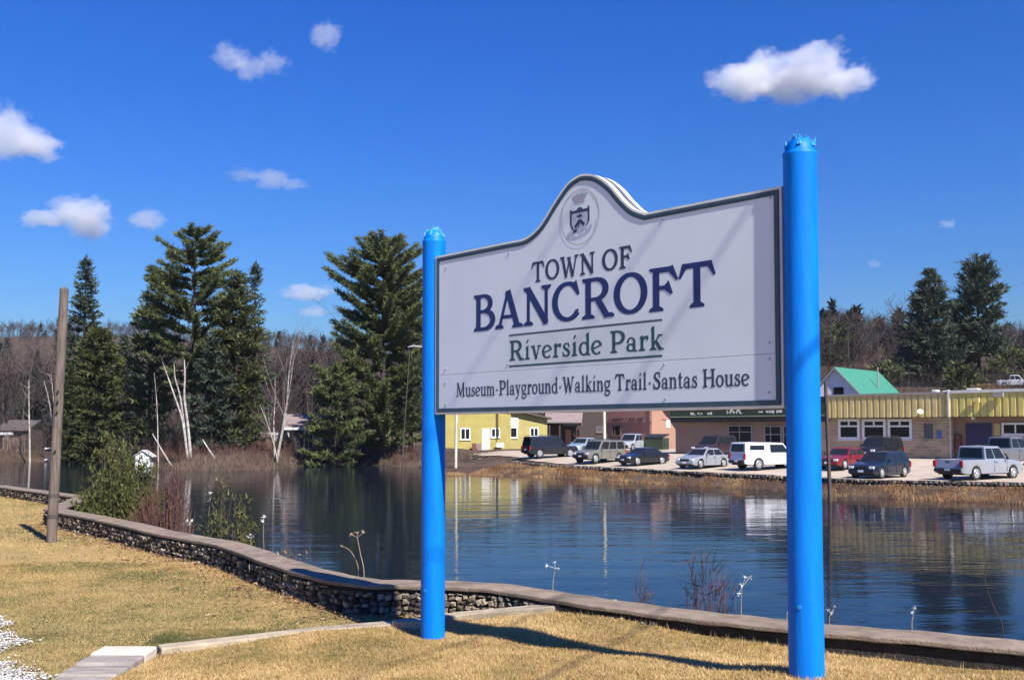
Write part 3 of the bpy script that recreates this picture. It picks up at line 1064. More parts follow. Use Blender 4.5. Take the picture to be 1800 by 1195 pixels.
    g['g'] = (.64, [arc(.30, .42, .2, .2, 0, 360, .135, .08, 24), crv([(.2, .24), (.14, .13), (.24, .06), (.42, .04), (.54, -.06), (.46, -.2), (.28, -.24), (.12, -.18), (.12, -.06), (.26, .04)], [.06, .08, .11, .13, .12, .1, .09, .1, .09, .06]), poly((.42, .54), (.5, .64), (.6, .74), (.62, .6), (.5, .5))])
    g['t'] = (.46, [bar(.2, .1, .2, .84, .15), crv([(.2, .14), (.24, .05), (.34, .03), (.43, .1)], [.15, .11, .08, .06]), bar(.04, .61, .4, .61, .08), poly((.125, .64), (.275, .64), (.275, .9), (.2, .86))])
    g['\u00b7'] = (.44, [('p', [(.22 + .085 * math.cos(a * math.pi / 6), .36 + .085 * math.sin(a * math.pi / 6)) for a in range(12)])])
    g[' '] = (.34, [])
    return g


G = glyphs()


def stroke_poly(kind, pts, ws):
    """left and right outlines of a stroke as quads"""
    n = len(pts)
    closed = n > 6 and math.dist(pts[0], pts[-1]) < 1e-6
    Lp, Rp = [], []
    for i, p in enumerate(pts):
        a, b = pts[max(i - 1, 0)], pts[min(i + 1, n - 1)]
        if closed and i in (0, n - 1):
            a, b = pts[n - 2], pts[1]
        d = Vector((b[0] - a[0], b[1] - a[1])).normalized()
        nn = Vector((-d.y, d.x)) * ws[i] / 2
        Lp.append((p[0] + nn.x, p[1] + nn.y))
        Rp.append((p[0] - nn.x, p[1] - nn.y))
    return Lp, Rp


def letter_mesh(ch, place, lift0):
    """place(x, y, lift) -> 3D point. Each stroke lies 0.15 mm above the one before it."""
    vs, fs = [], []
    for k, stq in enumerate(G[ch][1]):
        lift = lift0 + k * .00015
        o = len(vs)
        if stq[0] == 'p':
            vs += [place(*p, lift) for p in stq[1]]
            fs.append(tuple(range(o, o + len(stq[1]))))
        else:
            Lp, Rp = stroke_poly(*stq)
            n = len(Lp)
            vs += [place(*p, lift) for p in Lp] + [place(*p, lift) for p in Rp]
            fs += [(o + i, o + i + 1, o + n + i + 1, o + n + i) for i in range(n - 1)]
    return vs, fs


def text_line(txt, u0, u1, z0, z1, m, parent, gap=.05, base0=None, base1=None):
    """letters stretched to run from u0 to u1 with capitals from z0 to z1"""
    adv = [G[c][0] for c in txt]
    tot = sum(adv) + gap * (len(txt) - 1)
    k = (u1 - u0) / tot
    x = 0
    for c, a in zip(txt, adv):
        if G[c][1]:
            uu = u0 + x * k
            vs, fs = letter_mesh(c, lambda px, py, lf: sp(uu + px * k, z0 + py * (z1 - z0), FRONT + lf) - s0, .0012)
            mb = MB()
            mb.add(vs, fs)
            mb.build('letter', m, parent)
        x += a + gap


def line_ends(bl, br_, tl, tr):
    (ua, za), (ub, zb_) = uv(*bl), uv(*br_)
    (_, zc), (_, zd) = uv(*tl), uv(*tr)
    return ua, ub, (za + zb_) / 2, (zc + zd) / 2


def lettering(txt, ends, m, gap):
    e = empty('lettering')
    e.parent = sign
    print('LINE', txt, [round(v, 3) for v in ends])
    text_line(txt, *ends, m, e, gap)


lettering('TOWN OF', line_ends((934, 496), (1112, 472), (934, 461), (1112, 431)), M['navy_grey'], .03)
lettering('BANCROFT', line_ends((831, 585.5), (1259, 534), (831, 522), (1259, 453)), M['navy'], .0)
lettering('Riverside Park', line_ends((895, 636.5), (1166, 612), (895, 601), (1166, 571)), M['green_ink'], .03)
lettering('Museum \u00b7 Playground \u00b7 Walking Trail \u00b7 Santas House'.replace(' \u00b7 ', '\u00b7'), line_ends((802, 697.5), (1318, 678), (802, 671.5), (1318, 646)), M['navy_grey'], .02)

# rules and the pale band behind the park's name
(ua, za), (ub, zb_) = uv(895, 589), uv(1164, 563)
(_, zc), (_, zd) = uv(896, 644), uv(1164, 625)
zA, zB2 = (za + zb_) / 2, (zc + zd) / 2
for nm, zz0, zz1, lift, m in (('tint_band', zB2, zA, .0006, 'tint'), ('rule', zA - .008, zA + .008, .0012, 'grey_ink'), ('rule', zB2 - .008, zB2 + .008, .0012, 'green_ink')):
    mb = MB()
    mb.add([sp(ua, zz0, FRONT + lift) - s0, sp(ub, zz0, FRONT + lift) - s0, sp(ub, zz1, FRONT + lift) - s0, sp(ua, zz1, FRONT + lift) - s0], [(0, 1, 2, 3)])
    mb.build(nm, M[m], sign)

# town crest in its oval
crest = empty('crest')
crest.parent = sign
cu, cz_ = uv(1019, 382)
ru, rz_ = abs(uv(1053, 382)[0] - uv(985, 382)[0]) / 2, (uv(1019, 333)[1] - uv(1019, 431)[1]) / 2


def crest_part(name, polys, m, lift=.0012):
    mb = MB()
    for k, p in enumerate(polys):
        mb.add([sp(cu + x * ru, cz_ + y * rz_, FRONT + lift + k * .0001) - s0 for x, y in p], [tuple(range(len(p)))])
    mb.build(name, M[m], crest)


def seg(x0, y0, x1, y1, w):
    d = Vector((x1 - x0, y1 - y0)).normalized()
    n = Vector((-d.y, d.x)) * w / 2
    return [(x0 + n.x, y0 + n.y), (x1 + n.x, y1 + n.y), (x1 - n.x, y1 - n.y), (x0 - n.x, y0 - n.y)]


M['crest_line'] = mat('lilac_grey_line', (.45, .42, .48), .6, .05, 10)
M['crest_fill'] = mat('blue_grey_fill', (.42, .47, .58), .6, .15, 25)
N_ = 48
crest_part('oval_line', [[(math.cos(2 * math.pi * i / N_), math.sin(2 * math.pi * i / N_)), (math.cos(2 * math.pi * (i + 1) / N_), math.sin(2 * math.pi * (i + 1) / N_)),
                          (.955 * math.cos(2 * math.pi * (i + 1) / N_), .97 * math.sin(2 * math.pi * (i + 1) / N_)), (.955 * math.cos(2 * math.pi * i / N_), .97 * math.sin(2 * math.pi * i / N_))] for i in range(N_)], 'crest_line')
crest_part('crown_mark', [[(-.30, .62), (.28, .62), (.40, .80), (.34, .84), (.22, .80), (.12, .86), (0, .82), (-.14, .86), (-.24, .80), (-.36, .82), (-.40, .72)], seg(-.28, .56, .26, .56, .05), seg(-.24, .50, .24, .50, .03)], 'faint_ink')
crest_part('shield_field', [[(-.44, .24), (.44, .24), (.44, -.22), (.30, -.45), (0, -.62), (-.30, -.45), (-.44, -.22)]], 'crest_fill', .0008)
crest_part('shield_mark', [seg(-.46, .32, -.46, -.2, .09), seg(.46, .34, .46, -.2, .09), seg(-.46, .22, .46, .22, .10), seg(-.46, -.2, -.34, -.42, .07), seg(.46, -.2, .36, -.34, .06),
                           [(-.18, .2), (.18, .2), (.14, .32), (0, .37), (-.14, .32)], [(-.10, .0), (.10, .0), (.16, .09), (.04, .08), (0, .17), (-.05, .08), (-.16, .09)],
                           seg(-.24, -.34, .0, -.10, .12), seg(.0, -.10, .24, -.30, .12), seg(-.06, -.38, .0, -.14, .05), [(-.34, -.44), (-.12, -.38), (-.16, -.52), (-.36, -.54)]], 'navy_grey')
crest_part('scroll', [[(-.62, -.52), (-.44, -.44), (-.36, -.6), (-.2, -.68), (.1, -.62), (.3, -.56), (.5, -.36), (.66, -.3), (.56, -.52), (.34, -.66), (.02, -.74), (-.3, -.78), (-.6, -.72), (-.68, -.66)], seg(.30, -.36, .34, -.54, .05), seg(.1, -.36, .1, -.58, .04)], 'crest_fill', .0010)

# overhead cables behind the photographer; they cast the faint slanting shadows on board, post and grass
cab = 0
pa, pb = at_y(1396, 648, 6.74), at_y(1449, 590, 6.76)
for (p1, p2, t1, r_) in ((uv(1330, 345), uv(1160, 605), 9.0, .015), (uv(1165, 385), uv(1045, 560), 9.5, .012), (uv(960, 440), uv(800, 700), 10.5, .011), (pb, pa, 9.0, .018)):
    a, b = (sp(*p1, FRONT), sp(*p2, FRONT)) if cab < 3 else (p1, p2)
    t2 = t1 + (a.z - b.z) / SUN_VEC.z
    A, B = a + SUN_VEC * t1, b + SUN_VEC * t2
    d = (B - A).normalized()
    pts = [A + d * k for k in (-30, -15, -6, 0, 6, 15, 30)]
    print('CABLE', [tuple(round(v, 1) for v in p) for p in pts])
    mb = MB()
    mb.tube(pts, r_, 6)
    o = mb.build('overhead_cable', M['black_trim'])
    tag(o, 'black overhead cable ' + ('crossing nearest the right blue post', 'running between two other cables', 'crossing toward the left blue post', 'sagging lowest of the four over the right blue post')[cab], 'cable', 'overhead cables above the lawn')
    cab += 1
# ------------------------------------------------------------------ trees
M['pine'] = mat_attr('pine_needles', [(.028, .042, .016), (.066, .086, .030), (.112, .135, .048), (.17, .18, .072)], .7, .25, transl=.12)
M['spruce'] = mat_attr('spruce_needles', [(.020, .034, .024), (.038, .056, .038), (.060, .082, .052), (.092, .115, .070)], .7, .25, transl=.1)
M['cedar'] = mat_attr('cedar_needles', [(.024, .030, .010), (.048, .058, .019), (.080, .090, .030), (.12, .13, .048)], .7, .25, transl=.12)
M['twig'] = mat_attr('bare_twigs', [(.03, .022, .022), (.058, .044, .041), (.09, .070, .064), (.14, .115, .10)], .9, .1)
M['purple_twig'] = mat_attr('reddish_twigs', [(.045, .024, .021), (.085, .044, .036), (.13, .07, .055), (.19, .11, .08)], .9, .1)
M['forest'] = mat_attr('hill_forest', [(.018, .028, .018), (.030, .024, .025), (.050, .038, .038), (.072, .056, .052), (.11, .088, .078)], .95, .1)
M['willow'] = mat_attr('willow_leaves', [(.030, .038, .011), (.075, .083, .025), (.14, .145, .045), (.25, .245, .095)], .7, .2, transl=.25)


def tri_spray(P, D, L, W, r, spread=.55):
    """thin triangles from points P along directions D"""
    n = len(P)
    D = D + r.normal(0, spread, (n, 3))
    D /= np.linalg.norm(D, axis=1, keepdims=True) + 1e-9
    s = np.cross(D, r.normal(0, 1, (n, 3)))
    s /= np.linalg.norm(s, axis=1, keepdims=True) + 1e-9
    V = np.empty((n, 3, 3))
    V[:, 0] = P - s * W[:, None] / 2
    V[:, 1] = P + s * W[:, None] / 2
    V[:, 2] = P + D * L[:, None]
    return V.reshape(-1, 3)


def conifer(name, base, H, prof, label, m, seed, hb=.1, whorl=.75, nb=6, slope=.15, curve=.2, clump=11, size=.55, inner=.3, gap=.15, lean=(0, 0), droop=0, group=None, trunk_r=None, wid=.2):
    """prof: list of (height fraction, crown radius in metres). Limbs in whorls, each carrying needle sprays."""
    r = np.random.default_rng(seed)
    t = empty(name, base)
    tag(t, label, 'tree', group)
    ph, pr = [p[0] for p in prof], [p[1] for p in prof]
    trunk_r = trunk_r or H * .014
    mb = MB()
    tr = [(lean[0] * max(f, 0) ** 1.5, lean[1] * max(f, 0) ** 1.5, H * f) for f in (-.02, .15, .4, .7, .95, 1)]
    mb.tube(tr, [trunk_r * 1.15, trunk_r, trunk_r * .8, trunk_r * .45, trunk_r * .1, .01], 7)
    Ps, Ds, Ls, tones = [], [], [], []
    z = H * hb
    while z < H * .985:
        f = z / H
        rad = float(np.interp(f, ph, pr))
        ctr = np.array([lean[0] * f ** 1.5, lean[1] * f ** 1.5, z])
        a0 = r.uniform(0, 6.28)
        k = max(3, int(round(nb * (.6 + .5 * r.random()))))
        for b in range(k):
            if r.random() < gap:
                continue
            a = a0 + 6.283 * b / k + r.normal(0, .25)
            L_ = rad * r.uniform(.62, 1.12)
            if L_ < .12:
                continue
            s0_ = slope + r.normal(0, .08) + .45 * max(0, f - .8) * 3
            q = np.linspace(0, 1, 5)
            pts = ctr + np.stack([np.cos(a) * L_ * q, np.sin(a) * L_ * q, L_ * (s0_ * q + curve * q ** 2.2 - droop * q * (1 - q) * 2)], -1)
            if L_ > .8:
                mb.tube([tuple(p) for p in pts[[0, 2, 4]]], [max(.02, L_ * .018), max(.014, L_ * .010), .006], 4, cap=False)
            nq = max(2, int(L_ * 2.4 / max(size, .3) * .8))
            for q1 in np.linspace(inner, 1.0, nq):
                p = np.array([np.interp(q1, q, pts[:, i]) for i in range(3)])
                d = (pts[4] - pts[2]) / (np.linalg.norm(pts[4] - pts[2]) + 1e-9)
                n = int(clump * r.uniform(.6, 1.3))
                sp_ = size * (.55 + .25 * L_ ** .5)
                off = r.normal(0, 1, (n, 3)) * np.array([.34, .34, .16]) * sp_
                Ps.append(p + off)
                side = off.copy()
                side[:, 2] *= .3
                Ds.append(np.tile(d + [0, 0, .25], (n, 1)) + side / (sp_ + 1e-9) * 1.0)
                Ls.append(np.full(n, size) * r.uniform(.6, 1.25, n))
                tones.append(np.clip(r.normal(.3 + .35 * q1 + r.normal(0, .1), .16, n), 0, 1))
        z += whorl * (.75 + .5 * r.random()) * (1 - .45 * f)
    # leader tip
    n = 30
    Ps.append(np.stack([np.full(n, lean[0]) + r.normal(0, .06, n), np.full(n, lean[1]) + r.normal(0, .06, n), H * .97 + r.uniform(0, H * .035, n)], -1))
    Ds.append(np.tile([0, 0, 1.0], (n, 1)))
    Ls.append(np.full(n, size * .8))
    tones.append(np.full(n, .5))
    P, D, L_ = np.concatenate(Ps), np.concatenate(Ds), np.concatenate(Ls)
    V = tri_spray(P, D / (np.linalg.norm(D, axis=1, keepdims=True) + 1e-9), L_, L_ * wid * 1.7, r)
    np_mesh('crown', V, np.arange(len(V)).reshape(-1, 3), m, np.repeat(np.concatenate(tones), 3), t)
    mb.build('trunk', M['bark'], t)
    return t


def branch_net(H, seed, levels=3, nbr=5, spread=.5, thick=.012, up=.6, fork0=.25, kink=.08):
    """a bare crown as line segments: [(p0, p1, r0, r1, level)]"""
    r = np.random.default_rng(seed)
    out = []

    def grow(p, d, L_, rad, lev):
        n = 4 if lev == 0 else 3
        q = p.copy()
        pts = [q.copy()]
        for i in range(n):
            d = d + r.normal(0, kink * (1 + lev * .6), 3)
            d[2] += up * .08
            d /= np.linalg.norm(d)
            q2 = q + d * L_ / n
            r0, r1 = rad * (1 - .75 * i / n), rad * (1 - .75 * (i + 1) / n)
            out.append((q.copy(), q2.copy(), r0, r1, lev))
            q = q2
            pts.append(q.copy())
        if lev < levels:
            for k in range(nbr if lev else nbr + 3):
                f = r.uniform(fork0 if lev == 0 else .2, 1.0)
                i = min(int(f * n), n - 1)
                pp = pts[i] + (pts[i + 1] - pts[i]) * (f * n - i)
                a = r.uniform(0, 6.283)
                side = np.array([math.cos(a), math.sin(a), 0])
                dd = d * (1 - spread) + side * spread * r.uniform(.7, 1.3) + np.array([0, 0, .15 * up])
                dd /= np.linalg.norm(dd)
                grow(pp, dd, L_ * r.uniform(.38, .6) * (1.15 - .5 * f if lev == 0 else 1), rad * (1 - .7 * f) * .55, lev + 1)

    grow(np.zeros(3), np.array([r.normal(0, .03), r.normal(0, .03), 1.0]), H * .82, H * thick, 0)
    return out


def segs_mesh(segs, min_r=.012, sides=3, flat_from=2):
    """segments -> triangles; fine twigs become single thin triangles"""
    V, T = [], []
    for p0, p1, r0, r1, lev in segs:
        d = p1 - p0
        d = d / (np.linalg.norm(d) + 1e-9)
        a = np.cross(d, [1, .3, .2])
        a /= np.linalg.norm(a)
        b = np.cross(d, a)
        r0, r1 = max(r0, min_r), max(r1, min_r * .8)
        o = len(V)
        if lev >= flat_from:
            V += [p0 - a * r0, p0 + a * r0, p1 + b * r1 * .3]
            T.append((o, o + 1, o + 2))
            continue
        for k in range(sides):
            c, s = math.cos(2 * math.pi * k / sides), math.sin(2 * math.pi * k / sides)
            V += [p0 + (a * c + b * s) * r0, p1 + (a * c + b * s) * r1]
        for k in range(sides):
            k2 = (k + 1) % sides
            T += [(o + 2 * k, o + 2 * k2, o + 2 * k2 + 1), (o + 2 * k, o + 2 * k2 + 1, o + 2 * k + 1)]
    return np.array(V), np.array(T)


def bare_tree(name, base, H, seed, label, cat='tree', group=None, m_trunk='bare_bark', m_crown='twig', rz=0, min_r=.014, **kw):
    t = empty(name, base, rz)
    tag(t, label, cat, group)
    sg = branch_net(H, seed, **kw)
    for nm, sel, m in (('trunk', [s for s in sg if s[4] == 0], M[m_trunk]), ('crown', [s for s in sg if s[4] > 0], M[m_crown])):
        V, T = segs_mesh(sel, min_r, 6 if nm == 'trunk' else 3)
        np_mesh(nm, V, T, m, np.random.default_rng(seed).random(len(V)) * .5 + .3, t, smooth=True)
    return t


def at_far(x, y, Y):
    """a point of the far shore seen at picture column x, at depth Y"""
    d = ray(x, y)
    X = d.x * Y / d.y
    return Vector((X, Y, fz(X, Y) - .05))


def tree_h(y_top, base, x=900):
    d = ray(x, y_top)
    return EYE + d.z * base.y / d.y - base.z


# the conifers across the water
b = at_far(145, 780, 118)
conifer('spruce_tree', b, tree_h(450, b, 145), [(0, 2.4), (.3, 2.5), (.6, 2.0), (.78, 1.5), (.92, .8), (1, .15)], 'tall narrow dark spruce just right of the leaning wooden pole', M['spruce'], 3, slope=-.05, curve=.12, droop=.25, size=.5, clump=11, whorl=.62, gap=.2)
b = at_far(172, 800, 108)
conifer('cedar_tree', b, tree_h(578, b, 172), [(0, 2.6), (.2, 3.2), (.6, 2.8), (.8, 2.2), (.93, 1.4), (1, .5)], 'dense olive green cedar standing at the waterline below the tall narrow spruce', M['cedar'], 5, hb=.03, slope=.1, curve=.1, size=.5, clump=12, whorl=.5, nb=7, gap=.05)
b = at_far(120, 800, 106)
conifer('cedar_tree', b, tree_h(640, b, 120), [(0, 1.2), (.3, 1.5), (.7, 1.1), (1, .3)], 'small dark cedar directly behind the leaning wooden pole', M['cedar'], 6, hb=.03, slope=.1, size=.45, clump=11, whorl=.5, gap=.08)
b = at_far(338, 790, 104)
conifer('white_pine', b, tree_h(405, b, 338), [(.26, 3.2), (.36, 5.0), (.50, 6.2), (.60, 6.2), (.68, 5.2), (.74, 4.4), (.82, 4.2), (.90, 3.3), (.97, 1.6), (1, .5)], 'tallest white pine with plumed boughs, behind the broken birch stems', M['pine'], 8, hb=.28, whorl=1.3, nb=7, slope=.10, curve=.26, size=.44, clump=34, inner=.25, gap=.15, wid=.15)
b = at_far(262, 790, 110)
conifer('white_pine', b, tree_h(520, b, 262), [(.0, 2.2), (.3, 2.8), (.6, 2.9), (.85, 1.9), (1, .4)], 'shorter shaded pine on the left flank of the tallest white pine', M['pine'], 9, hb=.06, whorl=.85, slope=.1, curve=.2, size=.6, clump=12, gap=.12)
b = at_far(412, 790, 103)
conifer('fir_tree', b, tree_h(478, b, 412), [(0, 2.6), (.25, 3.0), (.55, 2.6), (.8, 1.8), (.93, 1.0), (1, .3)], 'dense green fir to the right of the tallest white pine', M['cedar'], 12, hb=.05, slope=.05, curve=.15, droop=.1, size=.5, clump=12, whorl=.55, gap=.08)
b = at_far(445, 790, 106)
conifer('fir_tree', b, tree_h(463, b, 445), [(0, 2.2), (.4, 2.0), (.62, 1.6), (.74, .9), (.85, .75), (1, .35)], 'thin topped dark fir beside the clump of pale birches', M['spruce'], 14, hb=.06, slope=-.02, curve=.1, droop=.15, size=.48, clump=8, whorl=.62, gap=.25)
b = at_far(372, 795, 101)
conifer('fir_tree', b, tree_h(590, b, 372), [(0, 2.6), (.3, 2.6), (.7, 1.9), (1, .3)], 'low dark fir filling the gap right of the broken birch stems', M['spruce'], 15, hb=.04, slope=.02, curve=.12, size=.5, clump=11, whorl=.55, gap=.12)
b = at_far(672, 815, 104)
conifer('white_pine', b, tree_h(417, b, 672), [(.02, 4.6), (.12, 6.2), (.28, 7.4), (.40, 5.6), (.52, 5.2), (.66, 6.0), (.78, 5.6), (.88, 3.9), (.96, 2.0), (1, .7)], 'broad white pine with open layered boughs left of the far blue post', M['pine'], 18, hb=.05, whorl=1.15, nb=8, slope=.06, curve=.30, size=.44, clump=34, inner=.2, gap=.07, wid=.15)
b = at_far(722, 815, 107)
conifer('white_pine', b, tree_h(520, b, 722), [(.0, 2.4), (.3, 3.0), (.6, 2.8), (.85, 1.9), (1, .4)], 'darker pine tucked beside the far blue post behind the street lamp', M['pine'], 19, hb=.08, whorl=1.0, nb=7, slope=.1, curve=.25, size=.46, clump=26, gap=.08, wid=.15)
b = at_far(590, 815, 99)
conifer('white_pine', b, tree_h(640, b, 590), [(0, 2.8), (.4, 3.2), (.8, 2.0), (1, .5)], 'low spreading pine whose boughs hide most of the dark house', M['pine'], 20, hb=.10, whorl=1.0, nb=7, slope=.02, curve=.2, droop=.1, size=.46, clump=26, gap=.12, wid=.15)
# right: the pair on the slope behind the shops
b = at_far(1637, 690, 170)
conifer('spruce_tree', b, tree_h(474, b, 1637), [(0, 5.6), (.25, 5.6), (.5, 4.8), (.75, 2.9), (.9, 1.4), (1, .2)], 'broad cone shaped spruce on the slope above the yellow parapet', M['spruce'], 23, hb=.04, slope=0, curve=.12, droop=.15, size=.8, clump=12, whorl=.8, nb=8, gap=.05)
b = at_far(1722, 690, 172)
conifer('white_pine', b, tree_h(453, b, 1722), [(.12, 4.2), (.3, 5.2), (.5, 4.8), (.7, 4.2), (.85, 3.0), (.95, 2.0), (1, .7)], 'tall ragged pine with bare lower trunk beside the cone shaped spruce', M['spruce'], 24, hb=.24, slope=.12, curve=.22, size=.85, clump=12, whorl=1.0, nb=7, gap=.14)
b = at_far(1680, 690, 176)
conifer('spruce_tree', b, tree_h(545, b, 1680), [(0, 4.2), (.4, 4.0), (.8, 2.2), (1, .3)], 'short spruce between the two tall trees on the slope', M['spruce'], 25, hb=.05, slope=.05, size=.8, clump=11, whorl=.9, gap=.1)
for i, (x, yt, Y, wd, m, lab) in enumerate(((1475, 572, 210, 3.2, 'cedar', 'rounded green pine topping the bare woods just right of the near blue post'), (1778, 612, 185, 4.6, 'pine', 'dark bushy pine at the right picture edge above the white truck'),
                                         (1750, 640, 180, 3.4, 'cedar', 'low olive green cedar behind the white truck on the slope'), (1690, 640, 150, 2.6, 'cedar', 'small yellowish cedar behind the flat roof below the tall spruce'), (1560, 640, 165, 3.0, 'pine', 'dark pine rising beyond the green metal roof'))):
    b = at_far(x, 690, Y)
    conifer('pine_tree', b, tree_h(yt, b, x), [(0, wd), (.4, wd), (.75, wd * .7), (1, wd * .2)], lab, M[m], 40 + i, hb=.08, slope=.15, curve=.2, size=.8, clump=11, whorl=1.0, gap=.15)
for i, (x, yt, Y, lab) in enumerate(((60, 650, 150, 'dim low conifer in the woods left of the wooden pole'), (215, 590, 135, 'dark conifer between the cedar and the shorter shaded pine'), (235, 640, 128, 'small conifer behind the white shed'))):
    b = at_far(x, 780, Y)
    conifer('fir_tree', b, tree_h(yt, b, x), [(0, 2.6), (.4, 2.5), (.8, 1.4), (1, .2)], lab, M['spruce'], 60 + i, hb=.06, slope=0, size=.6, clump=9, whorl=.8, gap=.1)

# birches
M['birch_twig'] = mat_attr('birch_twigs', [(.08, .06, .055), (.16, .13, .115), (.24, .20, .18)], .9, .1)
b = at_far(480, 822, 96.5)
bt = empty('birch_clump', b)
tag(bt, 'clump of pale birches leaning apart at the water edge right of the fir trees', 'tree')
for k, (x0, x1, yt, sd) in enumerate(((488, 467, 690, 3), (484, 500, 560, 7), (484, 516, 610, 9), (479, 470, 640, 5))):
    d0 = ray(x0, 822)
    p0 = Vector(((x0 - 480) * 96.5 / F, .3 * k, 0))
    top = Vector(((x1 - 480) * 96.5 / F, .5 * k, (822 - yt) * 96.5 / F))
    H = top.length
    sg = branch_net(H, 70 + sd, levels=3, nbr=4, spread=.42, thick=.0085, fork0=.35, kink=.05)
    rot = Vector((0, 0, 1)).rotation_difference((top - p0).normalized()).to_matrix()
    rm_ = np.array(rot)
    mv = lambda s: (rm_ @ s[0] + np.array(p0), rm_ @ s[1] + np.array(p0), s[2], s[3], s[4])
    sg = [mv(s) for s in sg]
    V, T = segs_mesh([s for s in sg if s[4] == 0], .03, 6)
    np_mesh('trunk', V, T, M['birch'], None, bt, smooth=True)
    V, T = segs_mesh([s for s in sg if s[4] > 0], .022, 3)
    np_mesh('crown', V, T, M['birch_twig'], np.random.default_rng(k).random(len(V)) * .6 + .3, bt)


def stem_thing(name, label, cat, pts_px, Y, radii, m, group=None, twigs=0, seed=0):
    """a leaning stem given by picture points at depth Y"""
    P = [at_y(x, y, Y + .1 * i) for i, (x, y) in enumerate(pts_px)]
    P[0].z = fz(P[0].x, P[0].y) - .15
    t = empty(name, P[0])
    tag(t, label, cat, group)
    mb = MB()
    c = [Vector(p) for p in catmull([tuple(p - P[0]) for p in P], 3)]
    rr = np.interp(np.linspace(0, 1, len(c)), np.linspace(0, 1, len(radii)), radii)
    mb.tube(c, list(rr), 7)
    mb.build('stem', m, t)
    if twigs:
        r = random.Random(seed)
        mb = MB()
        for k in range(twigs):
            i = r.randrange(len(c) // 3, len(c))
            d = Vector((r.uniform(-1, 1), r.uniform(-.6, .6), r.uniform(.1, 1))).normalized() * r.uniform(.4, 1.3)
            mb.tube([c[i], c[i] + d * .6, c[i] + d + Vector((0, 0, .15))], [.022, .014, .008], 4)
        mb.build('branch', m, t)
    return t


stem_thing('birch_tree', 'leftmost of three broken white birch stems leaning left', 'tree', [(331, 798), (321, 740), (308, 700), (297, 668), (286, 637)], 93, [.13, .11, .085, .06, .03], M['birch'], 'broken white birches', 3, 1)
stem_thing('birch_tree', 'thick upright broken white birch stem, tallest of the three', 'tree', [(336, 798), (330, 745), (324, 700), (325, 665), (324, 632)], 93.3, [.16, .13, .10, .08, .04], M['birch'], 'broken white birches', 3, 2)
stem_thing('birch_tree', 'middle broken white birch stem forking off low', 'tree', [(333, 798), (322, 730), (315, 690), (308, 665), (306, 640)], 93.6, [.11, .1, .075, .05, .02], M['birch'], 'broken white birches', 2, 3)
stem_thing('birch_tree', 'slender grey stem standing alone left of the broken birches', 'tree', [(279, 790), (277, 745), (275, 700), (271, 655)], 95, [.07, .055, .04, .015], M['birch'], None, 3, 4)
stem_thing('birch_tree', 'thin white birch at the far left water edge', 'tree', [(53, 812), (52, 765), (51, 720), (51, 668)], 112, [.13, .1, .08, .03], M['birch'], None, 5, 5)
stem_thing('birch_tree', 'thin grey birch showing just left of the wooden pole', 'tree', [(97, 805), (96, 760), (95, 715), (90, 660)], 114, [.1, .08, .06, .02], M['birch'], None, 7, 6)
stem_thing('birch_tree', 'forked pale stem partly hidden behind the wooden pole', 'tree', [(96, 805), (93, 750), (86, 705), (77, 668)], 115, [.08, .07, .05, .02], M['birch'], None, 4, 8)


def log_thing(label, p0, p1, Y, r0, group=None):
    A, B = at_y(*p0, Y), at_y(*p1, Y - 1.0)
    B.z = max(fz(B.x, B.y) + .02, .05)
    o = MB()
    o.tube([A - B, (A - B) * .5 + Vector((0, 0, -.06)), Vector((0, 0, 0))], [r0 * .4, r0 * .8, r0], 7)
    tag(o.build('fallen_log', M['birch'], loc=B), label, 'log', group)


log_thing('pale fallen birch log slanting down to the bank left of the broken stems', (268, 762), (303, 803), 94, .09)
log_thing('short bleached log lying on the grassy point right of the broken stems', (356, 772), (378, 800), 93, .10)

# bare trees one can tell apart
b = at_far(592, 800, 120)
bare_tree('bare_tree', b, tree_h(520, b, 592), 101, 'bare dark tree between the birch clump and the broad white pine', levels=3, nbr=6, spread=.62, thick=.013, min_r=.022)
mid = [(8, 140, 'leafless tree at the far left picture edge above the low cabin'), (38, 128, 'leafless tree between the low cabin and the leaning wooden pole'), (72, 150, 'tall leafless tree just left of the leaning wooden pole'),
       (226, 150, 'leafless tree between the olive cedar and the shorter shaded pine'), (498, 128, 'leafless tree directly behind the pale birch clump'), (545, 135, 'leafless tree above the roof of the dark house'),
       (572, 150, 'leafless tree left of the broad white pine, beyond the dark house'), (1468, 190, 'leafless tree whose twigs touch the near blue post'), (1500, 178, 'leafless tree over the ridge of the teal green roof'),
       (1542, 185, 'leafless tree over the right end of the teal green roof'), (1584, 200, 'leafless tree at the left foot of the cone shaped spruce')]
r46 = random.Random(77)
protos = [branch_net(11, 200 + k, levels=3, nbr=5, spread=.48, thick=.011, min_r=.02) if False else branch_net(11, 200 + k, levels=3, nbr=5, spread=.48, thick=.011) for k in range(6)]
pm = []
for k, sg in enumerate(protos):
    V, T = segs_mesh([s for s in sg if s[4] == 0], .05, 5)
    V2, T2 = segs_mesh([s for s in sg if s[4] > 0], .022, 3)
    tr_ = np_mesh('trunk', V, T, M['bare_bark'], None, None, smooth=True)
    cr_ = np_mesh('crown', V2, T2, M['twig'], np.clip(np.random.default_rng(k).normal(.5, .2, len(V2)), 0, 1))
    pm.append((tr_.data, cr_.data))
    bpy.data.objects.remove(tr_)
    bpy.data.objects.remove(cr_)
for i, (x, Y, lab) in enumerate(mid):
    b = at_far(x, 780, Y)
    t = empty('bare_tree', b, r46.uniform(0, 6.28))
    sc = r46.uniform(1.0, 1.35)
    t.scale = (sc, sc, sc)
    tag(t, lab, 'tree', 'leafless trees behind the far bank')
    a, c = pm[r46.randrange(6)]
    for nm, me in (('trunk', a), ('crown', c)):
        link(nm, me, t)

